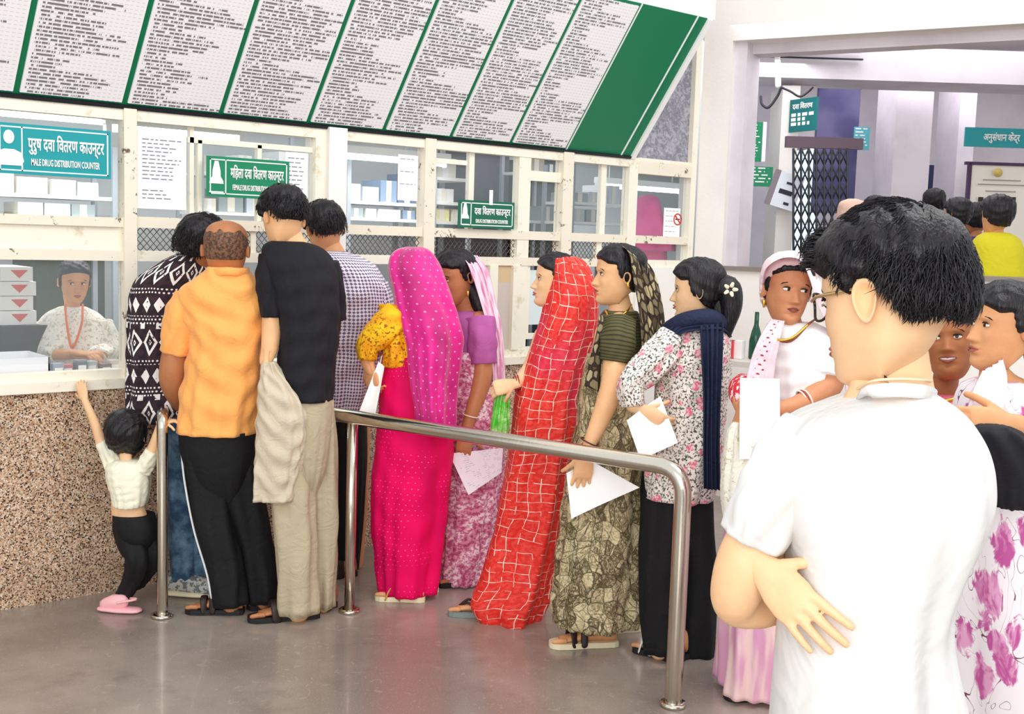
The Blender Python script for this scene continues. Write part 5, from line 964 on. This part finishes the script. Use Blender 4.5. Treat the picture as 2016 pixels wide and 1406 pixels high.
# ================================================================ paper notices on the panes
def notice(x0, x1, y0, y1, label, lines=16, name='notice', mm=None, red=False, off=.028):
    z1, z0 = onY((x0+x1)/2, y0, YW)[2], onY((x0+x1)/2, y1, YW)[2]; a, b = X_(x0), X_(x1); w, h = b-a, z1-z0
    e = MB(); e.span(a, b, YW+off, YW+off+.002, z0, z1); o = e.build(name, paper, None, label=label, cat='notice'); mb = MB(); r = np.random.default_rng(int(x0))
    ink = mat('faint_ink', '8A8C9C', .7)
    for i in range(lines):
        z = z1-h*(.10+.82*i/lines); x = a+w*.10; end = a+w*r.uniform(.55, .92)
        if i in (lines-5, lines-4) and lines > 12: continue
        while x < end: l = r.uniform(.012, .035); mb.span(x, min(x+l, end), YW+off-.0006, YW+off, z, z+h*.016); x += l+.008
    mb.build('writing', ink, o, kind='stuff'); return o
notice(275, 372, 262, 412, 'large handwritten white notice taped inside the pane beside the green female counter sign', 16)
notice(568, 612, 300, 425, 'white printed notice on the glass behind the tall man', 12)
notice(790, 829, 305, 395, 'plain white notice on the pane past the plaster pier', 3)
n_ = notice(1318, 1350, 410, 472, 'no-smoking notice with a red circle on the pane by the wide pillar', 5)
c = onY(1334, 432, YW+.026); rd = mat('red_print_ink', 'D8382C', .6); a = np.linspace(0, 2*math.pi, 25); MB().rings(tube_pts([c+XA*math.cos(q)*.034+ZZ*math.sin(q)*.034 for q in a], np.full(25, .004), 6, .3, ends=False)).build('red_ring', rd, n_)
MB().rings(tube_pts([c+XA*-.024+ZZ*.024, c+XA*.024-ZZ*.024], [.004]*2, 6, .3)).build('red_bar', rd, n_); MB().box(c+np.array([0, .0005, 0]), (.04, .001, .007)).build('cigarette', darkm, n_)
# ================================================================ store room: tube lights, shelves, cartons
def tube_light(x0, x1, y, z, label, power=7):
    e = empty('tube_light', ((x0+x1)/2, y, z), label, 'lamp'); MB().span(x0, x1, y-.03, y+.03, z+.02, z+.07).build('batten', whitep, e)
    MB().rings(tube_pts([(x0+.03, y, z), (x1-.03, y, z)], [.019]*2, 14)).build('tube', mat('lit_tube', 'F4F9FF', .3, emit=6.), e)
    for x in (x0+.02, x1-.02): MB().span(x-.015, x+.015, y-.025, y+.025, z-.025, z+.03).build('end_cap', whitep, e)
    for x in (x0+.15, x1-.15): MB().rings(tube_pts([(x, y, z+.06), (x, y, 2.95)], [.006]*2, 8, ends=False)).build('hanger', whitep, e)
    l = bpy.data.lights.new('tube_glow', 'AREA'); l.shape = 'RECTANGLE'; l.size = x1-x0; l.size_y = .06; l.energy = power; o = bpy.data.objects.new('tube_glow', l); COL.objects.link(o); o.location = ((x0+x1)/2, y, z-.03); o.parent = e; o.matrix_parent_inverse = Matrix.Translation(-Vector(e.location))
q = onY(120, 232, YW+1.5); tube_light(q[0]-.6, q[0]+.6, YW+1.5, q[2], 'lit fluorescent tube above the clerk behind the male counter')
q = onY(330, 262, YW+1.2); tube_light(q[0]-.35, q[0]+.45, YW+1.2, q[2], 'lit fluorescent tube behind the large notice')
q = onY(740, 312, YW+1.6); tube_light(q[0]-.5, q[0]+.6, YW+1.6, q[2], 'lit fluorescent tube past the plaster pier')
q = onY(1270, 372, YW+2.2); tube_light(q[0]-.6, q[0]+.5, YW+2.2, q[2], 'lit fluorescent tube low behind the last panes')
for i, (x, y) in enumerate(((1.2, YW+1.6), (2.6, YW+1.6), (4.2, YW+1.6), (6.3, YW+2.2))):
    l = bpy.data.lights.new('store_ceiling_lamp', 'AREA'); l.size = 1.1; l.energy = 11; l.color = (.96, .98, 1); o = bpy.data.objects.new('store_ceiling_lamp', l); COL.objects.link(o); o.location = (x, y, 2.92)  # bare area lights added under the ceiling to brighten the store room
cart = [mat('carton_%d' % i, c, .6) for i, c in enumerate(('F6F6F4', 'EDE6D6', 'C9D3DC', '7C93B0', 'E9C9CF', 'F2EFA8', '4E5F80', '9AA6A8', 'B8A48C'))]
def rack(px0, px1, Y, ys, label, pal, seed, hpx=.15, depth=.34, fill=.9):
    """open rack: shelf boards at pixel heights ys with cartons on them, each its own object"""
    xm = (px0+px1)/2; x0, x1 = onY(px0, ys[0], Y)[0], onY(px1, ys[0], Y)[0]; zs = [onY(xm, y, Y)[2] for y in ys]; e = empty('storage_rack', ((x0+x1)/2, Y+depth/2, 0), label, 'shelf')
    for z in zs: MB().span(x0, x1, Y, Y+depth, z-.022, z).build('shelf_board', whitep, e)
    for x in (x0, x1):
        for y in (Y, Y+depth): MB().span(x-.015, x+.015, y-.015, y+.015, 0, max(zs)+.3).build('upright', mat('rack_grey', 'A8B0B8', .5), e)
    r = np.random.default_rng(seed); k = 0
    for si, z in enumerate(zs):
        x = x0+.03
        while x < x1-.12:
            w = r.uniform(.08, .19); h = r.uniform(.07, hpx); ab_ = [q for q in zs if q > z+.05]; h = min(h, (min(ab_)-z-.05) if ab_ else 9);
            if r.random() < fill: CART.append((x, min(w, x1-.02-x), Y+.03, r.uniform(.15, depth-.06), z+.001, h, cart[pal[r.integers(len(pal))]], label, si))
            x += w+r.uniform(.006, .03)
CART = []
rack(-30, 225, YW+2.0, [383, 425], 'white shelf rack of cartons seen under the teal male counter sign', [0, 0, 1, 2, 6, 7, 3], 1, .13)
rack(395, 620, YW+2.2, [345, 420], 'white shelf rack behind the green female counter sign', [0, 1, 2, 7], 2, .2)
rack(685, 832, YW+1.9, [398, 430], 'shelf rack with blue-grey cartons past the plaster pier', [2, 7, 0, 3, 6], 3, .26)
rack(855, 925, YW+1.8, [350, 398, 436], 'shelf rack of cream cartons in the fourth bay', [1, 1, 0, 5], 4, .2, fill=1.)
rack(1040, 1105, YW+2.3, [340, 435], 'dark open rack behind the narrow pane', [6, 7, 8], 5, .2)
rack(1125, 1235, YW+1.9, [438, 400], 'shelf rack with pale cartons before the last uprights', [0, 2, 7], 6, .16)
ORD = ('leftmost', 'second', 'third', 'fourth', 'fifth', 'sixth', 'seventh', 'eighth', 'ninth', 'tenth', 'eleventh', 'twelfth')
CN = dict(zip([c.name for c in cart], ('white', 'cream', 'pale blue', 'blue', 'rose', 'yellow', 'navy', 'grey', 'tan'))); cnt_ = {}
WH = {'white shelf rack of': 'under the teal counter sign', 'white shelf rack beh': 'behind the green counter sign', 'shelf rack with blue': 'past the plaster pier', 'shelf rack of cream ': 'in the fourth window bay', 'dark open rack behin': 'behind the narrow pane', 'shelf rack with pale': 'before the last uprights'}
for i, (x, w, y, d, z, h, m, lb, si) in enumerate(CART):
    wh = [v for k, v in WH.items() if lb.startswith(k.rstrip())][0]; q = cnt_[(lb, si)] = cnt_.get((lb, si), -1)+1
    c = MB(); c.span(x, x+w, y, y+d, z, z+h); o = c.build('carton', m, None, label='%s carton, %s from the left on the %s shelf %s' % (CN[m.name], ORD[min(q, 11)], ('first', 'second', 'third')[si], wh), cat='carton', group='medicine cartons '+wh); MB().span(x+w*.35, x+w*.65, y-.001, y, z+.002, z+h-.002).build('tape', cart[1] if m is not cart[1] else cart[0], o)
# dark cabinet and doors deeper in
MB().span(onY(930, 400, YW+2.6)[0], onY(1015, 400, YW+2.6)[0], YW+2.7, YW+3.1, 0, 2.5).build('cabinet', mat('grey_cabinet', '55515E', .5), None, label='tall grey cabinet behind the fourth window bay', cat='cabinet')
MB().span(onY(1050, 400, YW+2.7)[0], onY(1100, 400, YW+2.7)[0], YW+2.7, YW+3.1, 0, 2.3).build('cabinet', mat('dark_cabinet', '2C3438', .5), None, label='dark cabinet behind the narrow pane', cat='cabinet')
MB().span(onY(85, 600, YW+2.3)[0], onY(220, 600, YW+2.3)[0], YW+2.42, YW+2.9, 0, 1.55).build('cabinet', mat('dark_green_cabinet', '4C5446', .5), None, label='dark green cabinet behind the seated clerk', cat='cabinet')
# counter goods in front of the clerk
YC = YW+.48
MB().span(X0, xs[243]+.35, YW+.16, YW+.50, .72, .76).build('desk', mat('desk_top', 'D8D4CC', .5), None, label='pale work desk behind the counter ledge where the clerk sits', cat='desk')
for x in (X0+.1, 1.0, xs[243]+.25): MB().span(x, x+.05, YW+.2, YW+.44, 0, .72).build('desk_leg', mat('desk_leg', '8A8A88', .5), bpy.data.objects['desk'])
def shelfbox(px0, px1, py0, py1, Y, d, m, label, name='box', cat='box', red=0):
    x0, x1 = onY(px0, py1, Y)[0], onY(px1, py1, Y)[0]; z0, z1 = onY((px0+px1)/2, py1, Y)[2], onY((px0+px1)/2, py0, Y)[2]; o = MB().span(x0, x1, Y, Y+d, z0, z1).build(name, m, None, label=label, cat=cat)
    for i in range(red): MB().span(x0+.03+i*.06, x0+.07+i*.06, Y-.0015, Y, z0+(z1-z0)*.3, z0+(z1-z0)*.7).build('red_mark', mat('red_mark', 'E0605A', .6), o)
    return o
lk = ('lowest', 'second from the bottom', 'second from the top', 'topmost')
x0, x1 = onY(-10, 640, YW+1.0)[0], onY(72, 640, YW+1.0)[0]; zb = .76
MB().span(x0-.05, x1+.05, YW+.95, YW+1.45, 0, onY(40, 640, YW+1.0)[2]).build('side_table', mat('dark_side', '3B3A3C', .5), None, label='dark low side table carrying the stack of red-marked boxes', cat='table')
zt_ = onY(40, 640, YW+1.0)[2]
for i in range(4):
    o = MB().span(x0+.01*i, x1-.015*(i % 2), YW+1.0, YW+1.3, zt_+.001+i*.072, zt_+.070+i*.072).build('box', cart[0], None, label='white box with red marks, %s of the stack beside the clerk' % lk[i], cat='box', group='red-marked boxes beside the clerk')
    MB().prism([np.array([x1-.12, YW+.999, zt_+.055+i*.072]), np.array([x1-.04, YW+.999, zt_+.055+i*.072]), np.array([x1-.08, YW+.999, zt_+.015+i*.072])], (0, -.002, 0)).build('red_mark', mat('red_mark', 'E0605A', .6), o)
YT = YW+.10
tray = empty('tray', (onY(60, 735, YT)[0], YT+.1, .946), 'white plastic tray on the counter ledge before the clerk', 'tray'); a, b = onY(-10, 735, YT)[0], onY(98, 735, YT)[0]
tm = mat('white_plastic', 'F0F1F4', .3); MB().span(a, b, YT, YT+.28, .946, .952).build('bottom', tm, tray)
for q in ((a, a+.006, YT, YT+.28), (b-.006, b, YT, YT+.28), (a, b, YT, YT+.006), (a, b, YT+.274, YT+.28)): MB().span(*q, .952, 1.04).build('side', tm, tray)
r = np.random.default_rng(4)
for i, (px, c, h) in enumerate(((112, '9AA0AE', .06), (135, 'C8707C', .05), (158, '6B7078', .07), (182, 'B8BCC4', .06), (206, '7A6A66', .05), (228, 'D8C8C0', .06))):
    x = onY(px, 735, YT+.05)[0]; cc = np.array([x, YT+.05+.03*(i % 2), .946+h/2]); sp = MB(); sp.box(cc, (.045, .05, h)); o = sp.build('medicine_box', mat('pack_'+c, c, .5), None, label=('grey-blue', 'rose', 'dark grey', 'silver', 'brown', 'pale pink')[i]+' medicine box on the ledge before the clerk', cat='box'); MB().box(cc+np.array([0, -.026, 0]), (.034, .001, h*.4)).build('print_panel', whitep, o)
wl = X_(100, 735); MB().span(onY(100, 735, YT)[0], onY(238, 735, YT)[0], YT-.03, YT-.027, .946, 1.03).build('guard_pane', glass, None, label='low clear guard strip along the ledge before the clerk', cat='guard')
st = empty('stool', tuple(at(145, 700, 5.75)[:2])+(0,), 'round stool under the seated clerk', 'stool'); c = np.array(st.location)
MB().rings(tube_pts([c+ZZ*.52, c+ZZ*.56], [.19, .19], 24, ends=False, up=XA)).build('seat', darkm, st)
for i in range(4): a = i*math.pi/2+.4; MB().rings(tube_pts([c+ZZ*.0+np.array([math.cos(a)*.17, math.sin(a)*.17, 0]), c+ZZ*.53+np.array([math.cos(a)*.12, math.sin(a)*.12, 0])], [.012]*2, 8, ends=False)).build('leg', steel, st)
# side table with bottle and packets beyond the floral kurta woman, against the low wall
q = at(1440, 720, 6.3); tq = np.array([q[0], q[1], 0]); zt2 = .98; AX = (D2, N2, ZZ)
t_ = empty('side_table', tq, 'narrow table against the low wall behind the floral kurta woman', 'table'); MB().box(tq+ZZ*(zt2-.015), (.55, .3, .03), AX).build('top', mat('desk_top', 'D8D4CC'), t_)
for sx in (-1, 1):
    for sy in (-1, 1): MB().box(tq+D2*sx*.25+N2*sy*.12+ZZ*(zt2/2-.015), (.03, .03, zt2-.03), AX).build('leg', darkm, t_)
b = at(1485, 720, 6.3); bz = zt2+.001; gb = MB(); P = []
for z, r_ in ((0, .034), (.01, .037), (.10, .036), (.15, .026), (.19, .013), (.26, .012), (.262, .006)): P.append(np.array([b[0], b[1], bz+z])+np.outer(np.cos(np.linspace(0, 2*math.pi, 20, endpoint=False)), RH)*r_+np.outer(np.sin(np.linspace(0, 2*math.pi, 20, endpoint=False)), TW)*r_)
gb.rings(np.array(P), .2); gb.build('bottle', mat('bottle_green', '0E4A34', .12), None, label='dark green glass bottle against the low wall', cat='bottle')
for i, (px, c, lb) in enumerate(((1428, 'D83848', 'red packet on the narrow table by the low wall'), (1446, 'F2F2EE', 'white packet on the narrow table by the low wall'))):
    b = at(px, 800, 6.3); MB().box(np.array([b[0], b[1], bz+.05]), (.07, .06, .10), AX).build('packet', mat('packet_'+c, c, .5), None, label=lb, cat='packet')
# ================================================================ BEYOND THE OPENING
def F_(d): return lambda x, y: at(x, y, d)
def fbox(px0, px1, py0, py1, d, th, m, name, par=None, **k):
    """box facing the hall: its front face at distance d"""
    a, b, c = at(px0, (py0+py1)/2, d), at(px1, (py0+py1)/2, d), at((px0+px1)/2, py0, d); e = at((px0+px1)/2, py1, d); w = np.linalg.norm((b-a)[:2]); h = c[2]-e[2]; mid = (a+b)/2; mid[2] = (c[2]+e[2])/2
    return MB().box(mid-TW*th/2, (w, th, h), (RH, FH, ZZ)).build(name, m, par, **k)
fbox(1450, 2500, -120, 1000, 11.2, .2, wallg, 'wall_far', kind='structure')
fbox(1440, 2500, 100, 166, 8.6, .5, wallg, 'trim_beam', kind='structure')
fbox(1440, 2500, -60, 60, 9.8, .3, wallg, 'wall_far_upper', kind='structure')
a = at(1440, 60, 8.0); MB().box(at(2010, 60, 9.2)+ZZ*.25, (5.0, 4.5, .1), (RH, FH, ZZ)).build('ceiling_far', wallg, kind='structure')
MB().box(np.append(at(1990, 700, 9.4)[:2], .15), (4.8, 4.4, .3), (RH, FH, ZZ)).build('floor_far', floorm, kind='structure')
fbox(1522, 1556, 168, 900, 8.7, .4, wallw, 'wall_pier_near', kind='structure'); fbox(1556, 1604, 168, 290, 8.95, .3, wallg, 'wall_pier_return', kind='structure')
fbox(1745, 1816, 150, 900, 9.3, .5, wallg, 'wall_pier_mid', kind='structure'); fbox(1868, 1900, 150, 900, 9.6, .5, wallg, 'wall_pier_far', kind='structure')
fbox(1606, 1688, 168, 420, 10.2, .06, mat('slate_curtain', lambda n: n.mix(n.step(n.noise(n.obj(), 3, 2), .4, .6), '54527C', '6E6A90'), .8), 'curtain', None, label='tall slate blue curtain panel behind the folding grille', cat='curtain')
fbox(1818, 1850, 325, 700, 10.4, .05, mat('dark_blue_door', '2A3358', .5), 'door_1', kind='structure'); fbox(1852, 1866, 320, 700, 10.3, .05, mat('lilac_door', 'B8B0C0', .6), 'door_2', kind='structure')
w_ = fbox(1722, 1744, 330, 400, 10.5, .05, whitep, 'window_2', kind='structure'); fbox(1725, 1741, 336, 394, 10.45, .02, mat('day_pane', 'E8F4FF', .3, emit=1.2), 'pane', w_)
# folding grille
def bar(a, b, r, m, par, name='lattice_bar'): return MB().rings(tube_pts([a, b], [r, r], 6, ends=False)).build(name, m, par)
g = empty('folding_grille', at(1620, 700, 8.4), 'black diamond lattice folding gate beyond the opening', 'gate'); G = F_(8.4); gx = np.linspace(1562, 1668, 8); gy0, gy1 = 292, 836
for x in gx: bar(G(x, gy0), G(x, gy1), .009, darkm, g, 'upright')
for i in range(7):
    y = gy0; s_ = 34
    while y < gy1-s_+8: bar(G(gx[i], y), G(gx[i+1], y+s_), .006, darkm, g); bar(G(gx[i+1], y), G(gx[i], y+s_), .006, darkm, g); y += s_
fbox(1548, 1700, 270, 292, 8.4, .05, mat('grille_header', '5B4A55', .6), 'header', g)
fbox(1550, 1612, 280, 520, 10.7, .05, mat('bright_pane', 'DDEEF6', .3, emit=.8), 'window_3', kind='structure')
# signs beyond
def board_(px0, px1, py0, py1, d, m, label, rows, txt=None, name='sign', skew=0., split=None):
    a, b = at(px0, (py0+py1)/2, d), at(px1, (py0+py1)/2, d-skew); rt = b-a; rt[2] = 0; w = np.linalg.norm(rt); rt /= w; up = ZZ; h = at(px0, py0, d)[2]-at(px0, py1, d)[2]; fr_ = np.cross(rt, up); fr_ = fr_ if fr_@TW > 0 else -fr_
    z0 = at((px0+px1)/2, py1, d)[2]; base = np.array([a[0], a[1], z0]); e = empty(name, base, label, 'sign'); MB().box(base+rt*w/2+up*h/2-fr_*.01, (w, .02, h), (rt, fr_, up)).build('panel', m, e)
    if txt:
        for s_, u, v, sz, tw in txt: text(s_, sz*h, base+rt*u*w+up*v*h+fr_*.002, rt, up, whitep, 'lettering', e, tw*w, bold=.02)
    if rows:
        r = np.random.default_rng(int(px0)); mb = MB()
        for i in range(rows):
            z = h*((.92-.86*i/rows) if not txt else (.52-.42*i/rows)); x = w*.08; end = w*r.uniform(.6, .93)
            while x < end: l = r.uniform(.02, .07); mb.box(base+rt*(x+min(l, end-x)/2)+up*z+fr_*.001, (min(l, end-x), .002, h*.30/rows), (rt, fr_, up)); x += l+.02
        mb.build('lettering', whitep, e, kind='stuff')
    return e
board_(1470, 1500, 240, 318, 8.6, greens, 'tall green list board on the pier, upper one', 12); board_(1472, 1521, 328, 367, 8.6, greens, 'small green list board below the tall one', 5)
fbox(1501, 1508, 240, 318, 8.6, .01, paper, 'notice', None, label='narrow white paper strip beside the tall green list board', cat='notice')
board_(1554, 1606, 198, 262, 8.68, mat('sign_bluegreen', '0F6E70', .4), 'blue-green direction sign hung on the pier', 3, [('दवा िवतरण', .12, .70, .22, .75)], skew=.25)
board_(1681, 1712, 250, 295, 10.0, mat('sign_paleteal', '5FB4BC', .4), 'pale teal board beside the slate curtain', 6)
board_(1900, 2020, 252, 290, 9.2, teals, 'long teal name board high on the far wall', 0, [('अनुसंधान केंद्र', .30, .35, .5, .6)])
fb = board_(1908, 2040, 326, 500, 9.3, mat('notice_cream', 'F6EFE2', .5), 'large cream notice in a purple frame on the far wall', 0); 
fbox(1902, 1908, 320, 500, 9.28, .04, mat('frame_purple', '4A2B4E', .5), 'frame', fb); fbox(1902, 2040, 320, 326, 9.28, .04, mat('frame_purple', '4A2B4E'), 'frame', fb)
c = at(1965, 340, 9.27); MB().rings(tube_pts([c, c+TW*.004], [.035, .035], 20, ends=False, up=ZZ)).build('crest', mat('crest_gold', 'D9C26A', .5), fb)
ik = mat('grey_ink', '9A948E', .7)
for i, (y, a, b) in enumerate(((354, 1935, 2010), (363, 1925, 2020), (376, 1940, 2000))): fbox(a, b, y, y+2, 9.28, .002, ik, 'writing', fb)
for i in range(5): fbox(1926+i*16, 1936+i*16, 388, 397, 9.28, .002, mat('dark_ink', '3A2E28', .7), 'writing', fb)
# fan box, cables and pipe on the pier
nb = empty('notice_box', at(1550, 400, 8.6), 'tilted white wall box with black stencil marks beside the lattice gate', 'box')
a_ = at(1550, 377, 8.62); rt = V(.93, -.28, .2); rt /= np.linalg.norm(rt); upv = V(.22, .95, .1); upv -= rt*(upv@rt); upv /= np.linalg.norm(upv); fn = np.cross(rt, upv); fn = fn if fn@TW > 0 else -fn
MB().box(a_, (.18, .10, .26), (rt, fn, upv)).build('case', mat('box_white', 'EAF0F6', .5), nb); MB().box(a_-rt*.112, (.045, .10, .27), (rt, fn, upv)).build('side_panel', mat('box_side', '8E8088', .6), nb)
for o1, o2, w1, h1 in ((0, .06, .05, .018), (-.01, -.01, .10, .035), (.02, -.09, .04, .02)): MB().box(a_+rt*o1+upv*o2+fn*.051, (w1, .003, h1), (rt, fn, upv)).build('stencil_mark', darkm, nb)
cb = mat('cable_black', '2A2A30', .5)
for pts, lb, r_ in (([(1502, 100), (1530, 98), (1532, 168)], 'white conduit pipe dropping down the beam', .022), ([(1498, 190), (1500, 205), (1512, 212), (1530, 190), (1538, 172)], 'looped black cable hanging below the conduit', .010), ([(1538, 172), (1556, 180), (1575, 190), (1592, 180), (1600, 172)], 'thin black cable strung towards the curtain', .008)):
    K = [at(x, y, 8.5-.02*i) for i, (x, y) in enumerate(pts)]; K = bez(K, 24) if r_ < .02 else K; MB().rings(tube_pts(K, np.full(len(K), r_), 8)).build('cable' if r_ < .02 else 'conduit', cb if r_ < .02 else whitep, None, label=lb, cat='cable' if r_ < .02 else 'pipe')
for y in (98, 112): fbox(1476, 1700, y, y+3, 8.55, .02, cb if y == 112 else whitep, 'conduit', None, label='horizontal conduit along the beam, %s of two' % ('upper' if y == 98 else 'lower, dark'), cat='pipe')
for i in range(3):
    l = bpy.data.lights.new('far_room_lamp', 'AREA'); l.size = 1.5; l.energy = 17; l.color = (.97, .96, 1); o = bpy.data.objects.new('far_room_lamp', l); COL.objects.link(o); q = at(1520+220*i, 120, 9.0 if i else 7.9); o.location = (q[0], q[1], q[2]+.1)  # unseen area lights added to light the far room, no fittings built
